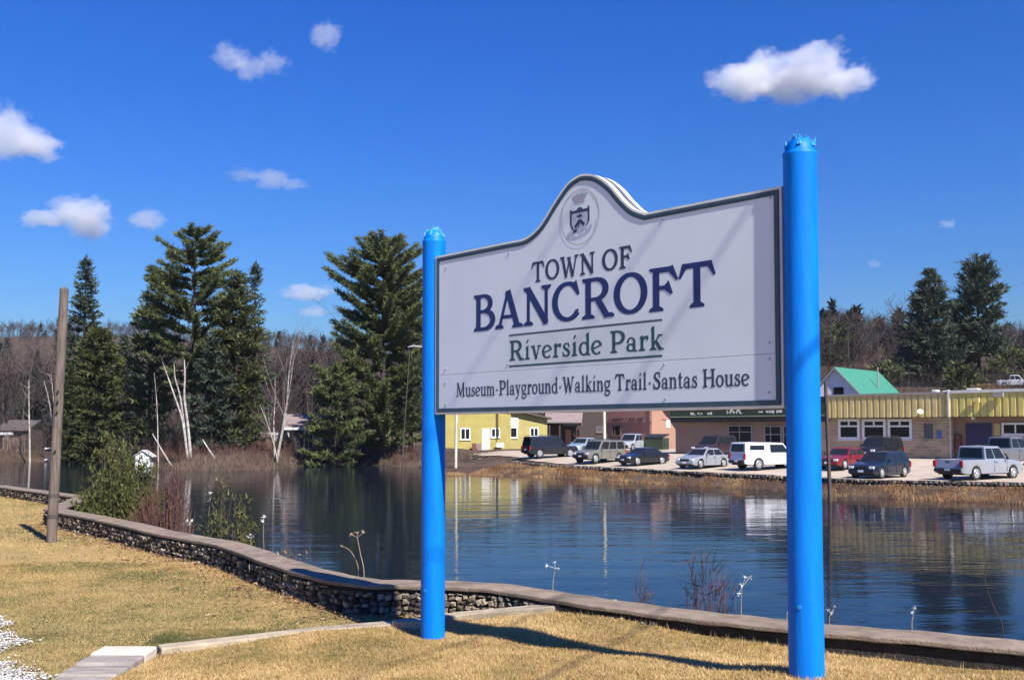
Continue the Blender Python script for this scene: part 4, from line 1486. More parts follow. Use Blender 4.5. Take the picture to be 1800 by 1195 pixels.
# the hillside woods as one mass
def mass(n, seed, region, hmin, hmax, conif):
    r = np.random.default_rng(seed)
    V, T, tone = [], [], []
    pr = []
    for k in range(5):
        sg = branch_net(1.0, 300 + k, levels=2, nbr=6, spread=.5, thick=.013)
        v, t = segs_mesh(sg, .006, 3, 1)
        pr.append((v, t))
    cp = []
    for k in range(3):
        rr = np.random.default_rng(400 + k)
        m_ = 130
        f = rr.random(m_) ** .8
        rad = .17 * (1 - f) + .01
        a = rr.uniform(0, 6.28, m_)
        P = np.stack([np.cos(a) * rad, np.sin(a) * rad, .08 + .9 * f], -1)
        v = tri_spray(P, P * [1, 1, 0] * 4 + [0, 0, .2], np.full(m_, .16), np.full(m_, .08), rr, .4)
        cp.append((v, np.arange(len(v)).reshape(-1, 3)))
    o = 0
    X, Y = region(r, n)
    Z = far_z(X, Y)
    for x, y, z in zip(X, Y, Z):
        con = r.random() < conif
        v, t = (cp if con else pr)[r.integers(3 if con else 5)]
        h = r.uniform(hmin, hmax) * (1.1 if con else 1)
        a = r.uniform(0, 6.28)
        c, s = math.cos(a), math.sin(a)
        w = h * r.uniform(.8, 1.2)
        V.append(np.stack([(v[:, 0] * c - v[:, 1] * s) * w + x, (v[:, 0] * s + v[:, 1] * c) * w + y, v[:, 2] * h + z - .2], -1))
        T.append(t + o)
        base_t = r.uniform(0, .12) if con else r.uniform(.22, .9)
        tone.append(np.clip(base_t + r.normal(0, .04, len(v)), 0, 1))
        o += len(v)
    return np.concatenate(V), np.concatenate(T), np.concatenate(tone)


def reg_left(r, n):
    Y = 150 + 640 * r.random(n) ** .8
    az = r.uniform(-.70, -.12, n)
    return az * Y, Y


def reg_right(r, n):
    Y = 185 + 330 * r.random(n) ** 1.1
    az = r.uniform(.27, .60, n)
    k = ~((az > .455) & (Y < 215))
    return (az * Y)[k], Y[k]


def reg_mid(r, n):
    Y = 150 + 500 * r.random(n) ** .9
    az = r.uniform(-.12, .27, n)
    return az * Y, Y


def reg_near(r, n):
    Y = r.uniform(120, 170, n)
    az = r.uniform(-.56, -.165, n)
    return az * Y, Y


for n, seed, reg, h0, h1, cf in ((150, 4, reg_near, 9, 14, 0.0), (4200, 1, reg_left, 6, 10, .035), (1900, 2, reg_right, 6, 10, .05), (1300, 3, reg_mid, 7, 11, .05)):
    V, T, tn = mass(n, seed, reg, h0, h1, cf)
    tag(np_mesh('forest', V, T, M['forest'], tn), kind='stuff')
# ------------------------------------------------------------------ buildings
class Fac:
    """a front wall from A to B: local x runs along it, y points into the building, z up from the ground"""

    def __init__(s, name, A, B, zb, label, cat='building', group=None):
        s.A, s.B = Vector((A[0], A[1], 0)), Vector((B[0], B[1], 0))
        s.e = (s.B - s.A).normalized()
        s.L = (s.B - s.A).length
        s.n = Vector((s.e.y, -s.e.x, 0))
        s.zb = zb
        s.root = empty(name, (A[0], A[1], zb), math.atan2(s.e.y, s.e.x))
        tag(s.root, label, cat, group)

    def px(s, x, y, out=0.0):
        p = on_plane(x, y, s.A + s.n * out, s.n)
        return (p - s.A).dot(s.e), p.z - s.zb

    def box(s, name, m, u0, u1, z0, z1, d0, d1, parent=None, bevel=0):
        """d is the distance out of the wall plane"""
        mb = MB()
        mb.lohi((u0, -d1, z0), (u1, -d0, z1))
        return mb.build(name, m, parent or s.root, bevel)

    def rect(s, name, m, x0, y0, x1, y1, d0, d1, parent=None):
        (u0, za), (u1, zb_) = s.px(x0, y0, d1), s.px(x1, y1, d1)
        return s.box(name, m, u0, u1, min(za, zb_), max(za, zb_), d0, d1, parent)

    def window(s, x0, y0, x1, y1, fm, gm, vert=(.5,), hor=(), fw=.09, out=.06, sill=True, name='window'):
        """a framed window from picture corners: frame bars as one part, each pane a sub-part"""
        (u0, za), (u1, zb_) = s.px(x0, y0, out), s.px(x1, y1, out)
        return s.win(u0, u1, zb_, za, fm, gm, vert, hor, fw, out, sill, name)

    def win(s, u0, u1, z0, z1, fm, gm, vert=(), hor=(), fw=.09, out=.06, sill=True, name='window'):
        mb = MB()
        y = -out
        mb.lohi((u0, y, z0), (u0 + fw, .0, z1))
        mb.lohi((u1 - fw, y, z0), (u1, .0, z1))
        mb.lohi((u0 + fw, y, z1 - fw), (u1 - fw, .0, z1))
        mb.lohi((u0 + fw, y, z0), (u1 - fw, .0, z0 + fw))
        iu0, iu1, iz0, iz1 = u0 + fw, u1 - fw, z0 + fw, z1 - fw
        zs = [iz0] + [iz0 + (iz1 - iz0) * h for h in hor] + [iz1]
        b2 = fw * .35
        panes = []
        for k in range(len(zs) - 1):
            vs_ = vert if not isinstance(vert, dict) else vert.get(k, ())
            us = [iu0] + [iu0 + (iu1 - iu0) * v for v in vs_] + [iu1]
            for j in range(1, len(us) - 1):
                mb.lohi((us[j] - b2, y + .012, zs[k] + .003), (us[j] + b2, -.005, zs[k + 1] - .003))
            for j in range(len(us) - 1):
                panes.append((us[j], us[j + 1], zs[k], zs[k + 1]))
        for h in zs[1:-1]:
            mb.lohi((iu0, y + .008, h - b2), (iu1, -.004, h + b2))
        f = mb.build(name, fm, s.root)
        for a, b, c, d in panes:
            mb = MB()
            mb.lohi((a + .002, y + .035, c + .002), (b - .002, -.002, d - .002))
            mb.build('pane', gm, f)
        if sill:
            mb = MB()
            mb.lohi((u0 - .05, y - .06, z0 - .06), (u1 + .05, .0, z0 - .002))
            mb.build('sill', fm, f)
        return f


M['stone_wall'] = mat_brick('tan_stone_blocks', (.58, .42, .27), (.38, .27, .18), (.58, .48, .38), .62, .26, .025, .8)
M['brown_brick'] = mat_brick('brown_brick', (.30, .175, .135), (.36, .22, .17), (.32, .24, .20), .24, .08, .012, .4)
M['red_brick'] = mat_brick('red_brick', (.56, .245, .17), (.46, .20, .14), (.46, .30, .24), .24, .08, .012, .4)
M['sunlit_brick'] = mat_brick('sunlit_brick', (.52, .26, .165), (.45, .22, .14), (.46, .32, .23), .24, .08, .012, .4)  # same building's brick, with the sunlit side's warmer tone put into its colour
M['yellow_steel'] = mat('ochre_steel', (.58, .49, .14), .45, .08, 1.5, .05, 30)
M['ochre_steel'] = mat('pale_ochre_steel', (.60, .47, .19), .45, .08, 1.5, .05, 30)
M['flash'] = mat('pale_flashing', (.62, .60, .56), .5, .08, 2)
M['flash_grey'] = mat('grey_flashing', (.30, .27, .25), .5, .08, 2)
M['soffit'] = mat('dark_soffit', (.055, .042, .038), .8, .15, 2)
M['dark_green'] = mat('dark_green_fascia', (.028, .045, .026), .5, .2, 2)
M['pale_green_line'] = mat('pale_green_trim', (.22, .27, .17), .5, .1, 3)
M['sign_white'] = mat('off_white_sign', (.62, .64, .58), .6, .1, 6)
M['navy_door'] = mat('navy_door', (.020, .018, .075), .5, .12, 3)
M['grey_wall'] = mat('dark_grey_siding', (.06, .065, .075), .8, .15, 2)
M['roof_dark'] = mat('dark_shingle', (.085, .07, .065), .9, .2, 4)
M['roof_flat'] = mat('grey_flat_roof', (.33, .32, .31), .9, .15, 1)
M['yellow_wall'] = mat('yellow_siding', (.36, .30, .085), .75, .10, .8, .1, 20)
M['yellow_wall2'] = mat('lit_yellow_siding', (.39, .325, .11), .75, .10, .8, .1, 20)  # same siding made paler: the shading change at the corner put into colour
M['ochre_panel'] = mat('ochre_panel', (.45, .36, .15), .6, .1, 3)
M['dark_wood'] = mat('dark_brown_cladding', (.065, .045, .042), .85, .2, 2, stretch=(1, 1, 5))
M['plum_roof'] = mat('plum_grey_roof', (.22, .165, .155), .75, .12, 2)
M['orange_door'] = mat('orange_door', (.50, .20, .11), .6, .08, 3)
M['red_wood'] = mat('maroon_wood', (.14, .045, .04), .75, .15, 3)
M['teal_roof'] = mat('teal_metal_roof', (.05, .23, .155), .55, .06, 1.2)
M['white_wall'] = mat('white_siding', (.74, .74, .74), .7, .04, 2, .2, 12, stretch=(.2, .2, 6))
M['shade'] = mat('interior_dark', (.03, .03, .035), .9, .2, 2)
M['curtain_glass'] = mat_glass('grey_window_glass', (.10, .10, .12), .15)
M['blue_grey_sign'] = mat('blue_notice', (.09, .15, .33), .5, .1, 6)

# --- the long shop building with the ribbed parapet
A_, B_ = (15.6, 95.1), (15.6 + .704 * 37, 95.1 - .71 * 37)
sh = Fac('shop_building', A_, B_, 1.1, 'long low shop building with ribbed mustard parapet over a stone front')
U = lambda x, out=0.0: sh.px(x, 756, out)[0]
PARA = .75
zt = 3.6 + 2.93 - 1.1
zp = 3.6 + 1.02 - 1.1
uS = U(1440)                       # where brown front ends and stone front begins
uE = U(1673)
sh.box('stone_front', M['stone_wall'], uS, uE, -.3, zp + .3, -.3, 0)
sh.box('brick_front', M['brown_brick'], 0, uS, -.3, zp + .3, -.3, 0)
sh.box('entry_front', M['brown_brick'], uE, sh.L, -.3, zp + .3, -1.0, -.6)
mb = MB()
mb.lohi((0, .3, -.3), (uE, 14, zt - .35))
mb.lohi((uE, 1.0, -.3), (sh.L, 14, zt - .35))
mb.build('body_wall', M['brown_brick'], sh.root)
sh.box('roof', M['roof_flat'], -.1, sh.L + .1, zt - .35, zt - .2, -14.1, -.01)
sh.box('soffit', M['soffit'], 0, sh.L, zp - .02, zp + .06, -.3, PARA - .05)
# backing of the parapet, ribbed panels, flashing
uP = U(1452, PARA)
sh.box('parapet_backing', M['ochre_steel'], uP, sh.L, zp + .06, zt - .12, .0, PARA - .06)
pu = uP
k = 0
pitch = .52
uMid = U(1669, PARA)
while pu < sh.L - .1:
    w = pitch
    mb = MB()
    y0, y1 = -(PARA - .058), -(PARA + .03)
    m = M['ochre_steel'] if pu < uMid else M['yellow_steel']
    poly_ = [(pu + .02, y0), (pu + .07, y1), (pu + w - .13, y1), (pu + w - .08, y0)]
    mb.prism([(x, y, zp) for x, y in poly_], (0, 0, zt - .14 - zp))
    mb.build('parapet_panel', m, sh.root)
    pu += pitch
    k += 1
sh.box('flashing', M['flash_grey'], uP - .05, uMid, zt - .14, zt + .02, .0, PARA + .09)
sh.box('flashing', M['flash'], uMid + .01, sh.L, zt - .12, zt + .10, .0, PARA + .10)
sh.box('flashing_joint', M['flash'], uMid - .06, uMid + .05, zp - .02, zt + .16, PARA - .05, PARA + .13)
# dark green fascia over the brown front, with its faded sign letters
sh.box('green_fascia', M['dark_green'], -.05, uP - .06, zp + .28, zt - .1, .0, PARA)
sh.box('fascia_line', M['pale_green_line'], -.05, uP - .06, zp + .18, zp + .279, .0, PARA + .03)
sh.box('lower_fascia', M['soffit'], -.05, uP - .06, zp - .28, zp + .179, .0, PARA - .1)
r9 = random.Random(4)
def sign_marks(x0, x1, y0, y1, n, m='sign_white', chunky=False):
    (u0, z1), (u1, z0) = sh.px(x0, y0, PARA), sh.px(x1, y1, PARA)
    w = (u1 - u0) / n
    for i in range(n):
        mb = MB()
        a, b = u0 + i * w + w * .1, u0 + (i + 1) * w - w * .12
        h = z1 - z0
        if chunky:
            mb.lohi((a, -PARA - .02, z0 + h * r9.uniform(0, .2)), (b, -PARA - .001, z1 - h * r9.uniform(0, .15)))
        else:
            mb.lohi((a, -PARA - .02, z0), (a + w * .22, -PARA - .001, z1 - h * r9.uniform(0, .3)))
            mb.lohi((a + w * .23, -PARA - .018, z0 + h * r9.choice((0, .4, .75))), (b, -PARA - .001, z0 + h * r9.choice((0, .4, .75)) + h * .22))
        mb.build('sign_mark', M[m], sh.root)
sign_marks(1213, 1223, 724.5, 729, 2)
sign_marks(1226, 1236, 725, 728.5, 3)
sign_marks(1243, 1252, 724, 728.5, 2)
sign_marks(1277, 1305, 719.5, 727, 5)
sign_marks(1332, 1342, 722.5, 725, 1, chunky=True)
sign_marks(1346, 1361, 721, 726, 3, chunky=True)
sign_marks(1364, 1375, 720.5, 726, 2, chunky=True)
# windows of the stone front: two small panes over one large
for x0, x1 in ((1473, 1511), (1515, 1557), (1560, 1603)):
    sh.window(x0, 736.5, x1, 772.5, M['white_paint'], M['glass'], {0: (), 1: (.5,)}, (.70,), fw=.20, out=.08)
(u0, z0) = sh.px(1622, 773)
(u1, z1) = sh.px(1643, 741)
sh.win(u0, u1, z0, z1, M['stone_wall'], M['curtain_glass'], fw=.12, out=.04)
sh.rect('notice_board', M['blue_grey_sign'], 1646, 757, 1655, 771, .0, .05)
(u0, _), (_, zz) = sh.px(1671, 756), sh.px(1671, 735)
mb = MB()
mb.tube([(u0, -.06, -.1), (u0, -.06, zp - .05)], .05, 8)
mb.build('downpipe', M['flash'], sh.root)
# entry: navy door, lamp, ochre panel, wide white window
ENT = -.6
sh.rect('navy_door', M['navy_door'], 1697, 744, 1744, 812, ENT, ENT + .06)
sh.rect('door_lamp', M['cream'], 1707, 732.5, 1713, 737.5, ENT, ENT + .25)
sh.rect('ochre_panel', M['ochre_panel'], 1747, 744, 1758, 765, ENT, ENT + .05)
(u0, z1), (u1, z0) = sh.px(1761, 743, ENT), sh.px(1818, 765, ENT)
wf = sh.win(u0, u1, z0, z1, M['white_paint'], M['glass'], (.42,), fw=.14, out=.08)
for o in [wf]:
    o.location.y = -ENT
sh.rect('maroon_bin', M['red_wood'], 1679, 765, 1689, 790, ENT, ENT + .3)
# dish, floodlights
(u0, z0) = sh.px(1617, 724, PARA + .25)
mb = MB()
mb.tube([(u0, -PARA - .03, z0), (u0, -PARA - .20, z0), (u0 + .03, -PARA - .25, z0 + .02), (u0 + .05, -PARA - .28, z0 + .04)], [.05, .15, .22, .235], 16)
d = mb.build('satellite_dish', M['pole_pale'])
d.parent = sh.root
for x, y in ((1716, 704), (1755, 695)):
    (u0, z0) = sh.px(x, y, PARA + .3)
    mb = MB()
    s_ = .34 if x > 1740 else .22
    mb.lohi((u0 - s_, -PARA - .42, z0 - .12), (u0 + s_, -PARA - .12, z0 + .22))
    mb.lohi((u0 - .05, -PARA - .13, z0), (u0 + .05, -PARA - .02, z0 + .1))
    mb.build('floodlight', M['flash_grey'] if x > 1740 else M['ochre_steel'], sh.root)
# brown front: display window, glazed door, side light
f = sh.window(1279, 747, 1322, 783, M['flash_grey'], M['glass'], (.48,), (.68,), fw=.10, out=.08)
f = sh.window(1343, 748, 1374, 797, M['flash_grey'], M['glass'], (.35,), (.70,), fw=.10, out=.08, sill=False, name='glazed_door')
f = sh.window(1376, 748, 1400, 797, M['flash_grey'], M['glass'], (.35,), (.70,), fw=.10, out=.08, sill=False, name='glazed_door')
# rooftop bits
for x, w, h, nm in ((1645, .4, .22, 'roof_vent'), (1668, .8, .12, 'roof_hatch'), (1712, .9, .25, 'roof_vent')):
    u0 = sh.px(x, 690, -4)[0]
    mb = MB()
    mb.lohi((u0 - w / 2, 3.6, zt - .201), (u0 + w / 2, 4.4, zt - .2 + h + .35))
    mb.build(nm, M['flash'], sh.root, .06)


def gable_house(name, P1, P2, zr_, half, ze, zb, wall_m, roof_m, label, over=.35, cat='house'):
    """ridge from P1 to P2; gables at both ends"""
    P1, P2 = Vector((*P1, 0)), Vector((*P2, 0))
    e = (P2 - P1).normalized()
    L_ = (P2 - P1).length
    t = empty(name, (P1.x, P1.y, zb), math.atan2(e.y, e.x))
    tag(t, label, cat)
    zr_, ze = zr_ - zb, ze - zb
    mb = MB()
    sec = [(-half, -.5), (half, -.5), (half, ze), (0, zr_ - .12), (-half, ze)]
    mb.prism([(over, y, z) for y, z in sec], (L_ - 2 * over, 0, 0))
    mb.build('wall', wall_m, t)
    for s in (-1, 1):
        sl = (zr_ - ze) / half
        hy = half + over
        mb = MB()
        p = [(0, 0, zr_), (L_, 0, zr_), (L_, s * hy, zr_ - sl * hy), (0, s * hy, zr_ - sl * hy)]
        if s > 0:
            p = p[::-1]
        mb.prism(p, (0, 0, .1))
        r_ = mb.build('roof', roof_m, t)
        n = int(L_ / .6)
        mb = MB()
        for k in range(1, n):
            x = L_ * k / n
            mb.prism([(x, 0, zr_ + .1), (x + .05, 0, zr_ + .1), (x + .05, s * hy, zr_ + .1 - sl * hy), (x, s * hy, zr_ + .1 - sl * hy)][::(-1 if s > 0 else 1)], (0, 0, .04))
        tag(mb.build('seams', roof_m, r_), kind='stuff')
        mb = MB()
        mb.prism([(-.03, 0, zr_ - .2), (-.03, 0, zr_ + .1), (-.03, s * hy, zr_ + .1 - sl * hy), (-.03, s * hy, zr_ - .2 - sl * hy)][::(1 if s > 0 else -1)], (.06, 0, 0))
        mb.build('bargeboard', M['flash_grey'], t)
    return t, e, L_


h2, he, hl = gable_house('white_house', (42.8, 132), (52.5, 142.5), 3.6 + 8.3, 3.4, 3.6 + 4.75, fz(46, 134) - .3, M['white_wall'], M['teal_roof'], 'white gabled house with bright teal green metal roof behind the shop')
mb = MB()
mb.lohi((.28, -1.1, 4.6), (.36, .3, 6.0))
mb.build('window', M['glass'], h2)
mb = MB()
mb.tube([(hl * .55, -2.6, 6.2), (hl * .55, -2.6, 8.9)], .09, 8)
mb.build('stove_pipe', M['flash_grey'], h2)

# --- yellow building
ye = Fac('yellow_house', (at_y(783, 756, 121).x, 121), (at_y(963, 756, 124).x, 124), 1.25, 'yellow sided building with white trimmed windows under the left half of the sign')
zt_l, zt_r = 5.2, 3.75
uk = ye.px(898, 740)[0]
mb = MB()
mb.prism([(0, 0, -.4), (uk, 0, -.4), (uk, 0, 4.75), (0, 0, zt_l)], (0, 9, 0))
mb.build('wall', M['yellow_wall'], ye.root)
mb = MB()
mb.prism([(uk + .02, .25, -.4), (ye.L, .25, -.4), (ye.L, .25, zt_r), (uk + .02, .25, 4.7)], (0, 8.7, 0))
mb.build('wall', M['yellow_wall2'], ye.root)
mb = MB()
mb.prism([(-.4, -.4, zt_l + .02), (uk, -.4, 4.78), (ye.L + .4, -.4, zt_r - .05), (ye.L + .4, -.4, zt_r + .15), (uk, -.4, 5.0), (-.4, -.4, zt_l + .24)], (0, 9.8, 0))
mb.build('roof', M['roof_dark'], ye.root)
for x0, x1, y0, y1 in ((809, 827, 752, 773), (863, 879, 752, 769)):
    ye.window(x0, y0, x1, y1, M['white_paint'], M['glass'], (.5,), fw=.14, out=.06)
for x0, x1, y0, y1, v in ((897, 911, 750, 770, ()), (932, 948, 751, 768, (.5,))):
    w_ = ye.window(x0, y0, x1, y1, M['white_paint'], M['glass'], v, fw=.15, out=.06)
    w_.location.y = .25
ye.rect('white_panel', M['white_paint'], 895, 734, 911, 749, -.25, -.2)
ye.rect('door', M['white_paint'], 847, 753, 861, 792, 0, .07)
(u0, _) = ye.px(874, 756)
mb = MB()
mb.tube([(u0, -.3, 1.3), (u0, -.3, 5.6)], .07, 8)
mb.build('stove_pipe', M['black_trim'], ye.root)
for x0, x1, m in ((830, 837, 'red_wood'), (838, 846, 'plum_roof')):
    ye.rect('deck_rail', M[m], x0, 779, x1, 793, .5, .62)
ye.rect('deck_rail', M['cream'], 873, 778, 886, 786, .5, .62)

# --- dark brown building with a porch
br = Fac('brown_house', (at_y(958, 756, 129).x, 129), (at_y(1068, 756, 128).x, 128), 1.3, 'dark brown clad building with a low porch roof and an orange door')
br.box('wall', M['dark_wood'], 0, br.L, -.4, 6.2, -8, 0)
mb = MB()
(u0, za), (u1, zb_) = br.px(957, 733, 1.5), br.px(1023, 742, 2.0)
mb.prism([(u0, -2.2, zb_ - .1), (u1, -2.2, zb_ - .1), (u1, 0, za + .45), (u0, 0, za + .45)], (0, 0, .14))
mb.build('porch_roof', M['plum_roof'], br.root)
br.rect('awning', M['plum_roof'], 989, 743, 1023, 748, 1.2, 1.9)
br.rect('door', M['orange_door'], 994, 755, 1004, 781, 0, .08)
for x in (966, 984, 1021):
    (u0, _) = br.px(x, 756, 1.9)
    mb = MB()
    mb.lohi((u0 - .09, -2.0, -.3), (u0 + .09, -1.82, zb_ - .11))
    mb.build('porch_post', M['dark_wood'], br.root)
br.window(967, 752, 980, 766, M['red_wood'], M['glass'], (.5,), fw=.1)
br.window(1008, 753, 1020, 768, M['red_wood'], M['glass'], (.5,), fw=.1)
br.window(1048, 749, 1059, 760, M['plum_roof'], M['curtain_glass'], (), fw=.1)

# --- brick building, two faces
b1 = Fac('brick_building', (at_y(1066, 756, 128).x, 128), (at_y(1146, 756, 122).x, 122), 1.3, 'red brick building with a line of dark lettering, one side bright in the sun')
b1.box('wall', M['red_brick'], 0, b1.L, -.4, 6.4, -.3, 0)
c2 = (at_y(1193, 756, 128).x, 128)
d2 = Vector((c2[0] - b1.B.x, c2[1] - b1.B.y, 0))
L2 = d2.length
d2.normalize()
sub = empty('side_wall', (b1.L, 0, 0), math.atan2(d2.y, d2.x) - math.atan2(b1.e.y, b1.e.x))
mbw = MB()
mbw.lohi((.003, 0, -.4), (L2, .3, 6.4))
sw = mbw.build('side_wall', M['sunlit_brick'], b1.root)
sw.location, sw.rotation_euler = sub.location, sub.rotation_euler
bpy.data.objects.remove(sub)
mb = MB()
mb.lohi((L2 * .52, -.06, 2.6), (L2 * .66, .0, 3.6))
mb.build('window', M['white_paint'], sw)
mb = MB()
mb.lohi((L2 * .38, -.09, 3.62), (L2 * .74, .0, 3.95))
mb.build('lintel', M['red_brick'], sw)
mb = MB()
mb.prism([(0, 0.02, 6.38), (b1.L, .02, 6.38), (b1.L + 2.2, 6.4, 6.38), (0, 8, 6.38)], (0, 0, .2))
mb.build('roof', M['roof_dark'], b1.root)
b1.box('ledge', M['brown_brick'], 0, b1.L, *(sorted((b1.px(1100, 742.5)[1], b1.px(1100, 741)[1]))), 0, .12)
b1.window(1075, 747, 1091, 766, M['brown_brick'], M['glass'], (.3,), fw=.12)
# the raised dark letters, too small to read
(u0, z0), (u1, z1) = b1.px(1071, 738.5), b1.px(1133, 735)
n = 21
for i in range(n):
    if i in (1, 9, 11, 16):
        continue
    mb = MB()
    a = u0 + (u1 - u0) * i / n
    w = (u1 - u0) / n
    mb.lohi((a, -.07, z0), (a + w * .28, -.001, z1 - r9.uniform(0, .06)))
    mb.lohi((a + w * .29, -.06, z0 + r9.choice((.0, .1, .2))), (a + w * .75, -.001, z0 + .3))
    mb.build('letter', M['dark_wood'], b1.root)

# --- left bank: dark house, white shed, far sheds and fences
dh = Fac('dark_house', (at_y(516, 756, 108).x, 108), (at_y(585, 756, 109).x, 109), fz(-23, 108) - .3, 'dark house with a pale eave and one white framed window behind the low pine')
dh.box('wall', M['grey_wall'], 0, dh.L, -.6, 3.0, -6, 0)
mb = MB()
(u0, za), (u1, zb_) = dh.px(498, 709, .5), dh.px(600, 722, .5)
mb.prism([(-1.0, -.6, 2.95), (dh.L + .6, -.6, 2.95), (dh.L + .6, 3, 4.4), (-1.0, 3, 4.4)], (0, 0, .12))
mb.build('roof', M['plum_roof'], dh.root)
dh.box('eave', M['cream'], -1.0, dh.L + .6, 2.78, 3.04, .601, .68)
dh.window(534, 757, 551, 789, M['white_paint'], M['glass'], (.5,), fw=.13)
va = Fac('white_trailer', (at_y(424, 756, 112).x, 112), (at_y(494, 756, 111).x, 111), fz(-28, 111) - .2, 'white trailer showing as a bright strip between the fir trunks and birches', 'trailer')
va.box('body', M['white_paint'], 0, va.L, .5, 1.45, -2.2, 0)
va.box('stripe', M['flash_grey'], 0, va.L, 1.0, 1.12, 0, .02)
va.window(440, 749, 452, 757, M['flash_grey'], M['glass'], (), fw=.06, out=.03, sill=False)
va.box('chassis', M['black_trim'], .3, va.L - .3, .2, .499, -2, -.1)
for u in (1.2, va.L - 1.4):
    mb = MB()
    mb.tube([(u, -.02, .28), (u, .25, .28)], .3, 14)
    mb.build('wheel', M['tyre'], va.root)
mb = MB()
SHB = at_far(251, 780, 97)
sd = empty('white_shed', SHB, .1)
tag(sd, 'small white shed with a low gable standing at the bank above the green shrub', 'shed')
mb.prism([(-.72, 0, 0), (.72, 0, 0), (.72, 0, 1.45), (0, 0, 1.95), (-.72, 0, 1.45)], (0, 1.6, 0))
mb.build('wall', M['white_wall'], sd)
for s in (-1, 1):
    mb = MB()
    mb.prism([(0, -.15, 1.98), (s * .95, -.15, 1.33), (s * .95, 1.8, 1.33), (0, 1.8, 1.98)][::s], (0, 0, .06))
    mb.build('roof', M['flash'], sd)
mb = MB()
mb.lohi((-.3, -.03, .05), (.25, 0, 1.2))
mb.build('door', M['cream'], sd)


def fence(name, label, x0, x1, Y, y_top, y_bot, m, rail=True, pitch=.22):
    A, B = at_far(x0, y_bot, Y), at_far(x1, y_bot, Y + 1)
    f = Fac(name, A.xy, B.xy, min(A.z, B.z), label, 'fence')
    h = (y_bot - y_top) * Y / F
    n = int(f.L / pitch)
    for k in range(n):
        mb = MB()
        u = k * pitch
        hh = h * r9.uniform(.9, 1.05)
        mb.lohi((u, -.03 - .01 * (k % 2), -.1), (u + pitch * .78, 0, hh))
        mb.build('plank', m, f.root)
    for z in (h * .25, h * .8):
        mb = MB()
        mb.lohi((0, .002, z), (f.L, .06, z + .09))
        mb.build('rail', m, f.root)
    return f


M['fence_wood'] = mat('weathered_fence', (.15, .10, .08), .9, .3, 2, stretch=(4, 4, .5), obj_var=.25)
M['fence_red'] = mat('red_brown_fence', (.13, .07, .05), .9, .25, 2, stretch=(4, 4, .5), obj_var=.25)
fence('plank_fence', 'weathered brown plank fence at the far left water edge', 4, 46, 116, 770, 806, M['fence_wood'])
fence('plank_fence', 'red brown plank fence in front of the white trailer', 434, 484, 106, 765, 798, M['fence_red'])
cb = Fac('low_cabin', (at_y(-6, 756, 124).x, 124), (at_y(45, 756, 123).x, 123), 1.4, 'low cabin with a white eave behind the far left plank fence')
cb.box('wall', M['dark_wood'], 0, cb.L, -.4, 2.1, -4, 0)
cb.box('eave', M['white_paint'], .9, 2.6, 1.62, 1.95, .001, .5)
mb = MB()
mb.prism([(-.4, -.4, 2.1), (cb.L + .4, -.4, 2.1), (cb.L + .2, 2.5, 3.4), (-.2, 2.5, 3.4)], (0, 0, .1))
mb.build('roof', M['roof_dark'], cb.root)
# wooden viewing stand behind the leaning pole
vb = at_far(92, 800, 113)
vs_ = empty('lookout_stand', vb)
tag(vs_, 'small pale wooden stand with two shelves just left of the leaning pole', 'stand')
for x in (-.55, .5):
    mb = MB()
    mb.tube([(x, 0, -.2), (x * .8, 0, 2.9)], .05, 6)
    mb.build('leg', M['pole_pale'], vs_)
for z in (1.5, 2.75):
    mb = MB()
    mb.lohi((-.75, -.3, z), (.9, .3, z + .14))
    mb.build('shelf', M['cream'], vs_)
mb = MB()
mb.tube([(-.6, .05, 1.45), (.3, .05, -.3)], .04, 6)
mb.build('brace', M['pole_pale'], vs_)
# ------------------------------------------------------------------ vehicles
def paint(name, col, metallic=.0):
    return mat(name, col, .28, .04, 3, 0, 40, metallic, .5, coat=.3)


PAINT = dict(black=paint('black_car_paint', (.012, .013, .018)), navy=paint('navy_car_paint', (.010, .016, .030)), silver=paint('silver_car_paint', (.30, .32, .36), .25), grey=paint('grey_car_paint', (.15, .16, .18), .3),
             tan=paint('grey_beige_car_paint', (.20, .195, .17), .3), white=paint('white_car_paint', (.66, .67, .70)), red=paint('maroon_car_paint', (.16, .012, .018)), teal=paint('pale_teal_car_paint', (.30, .40, .43), .3),
             plum=paint('dark_plum_car_paint', (.035, .022, .030)), steel=paint('steel_pickup_paint', (.42, .44, .50), .3))


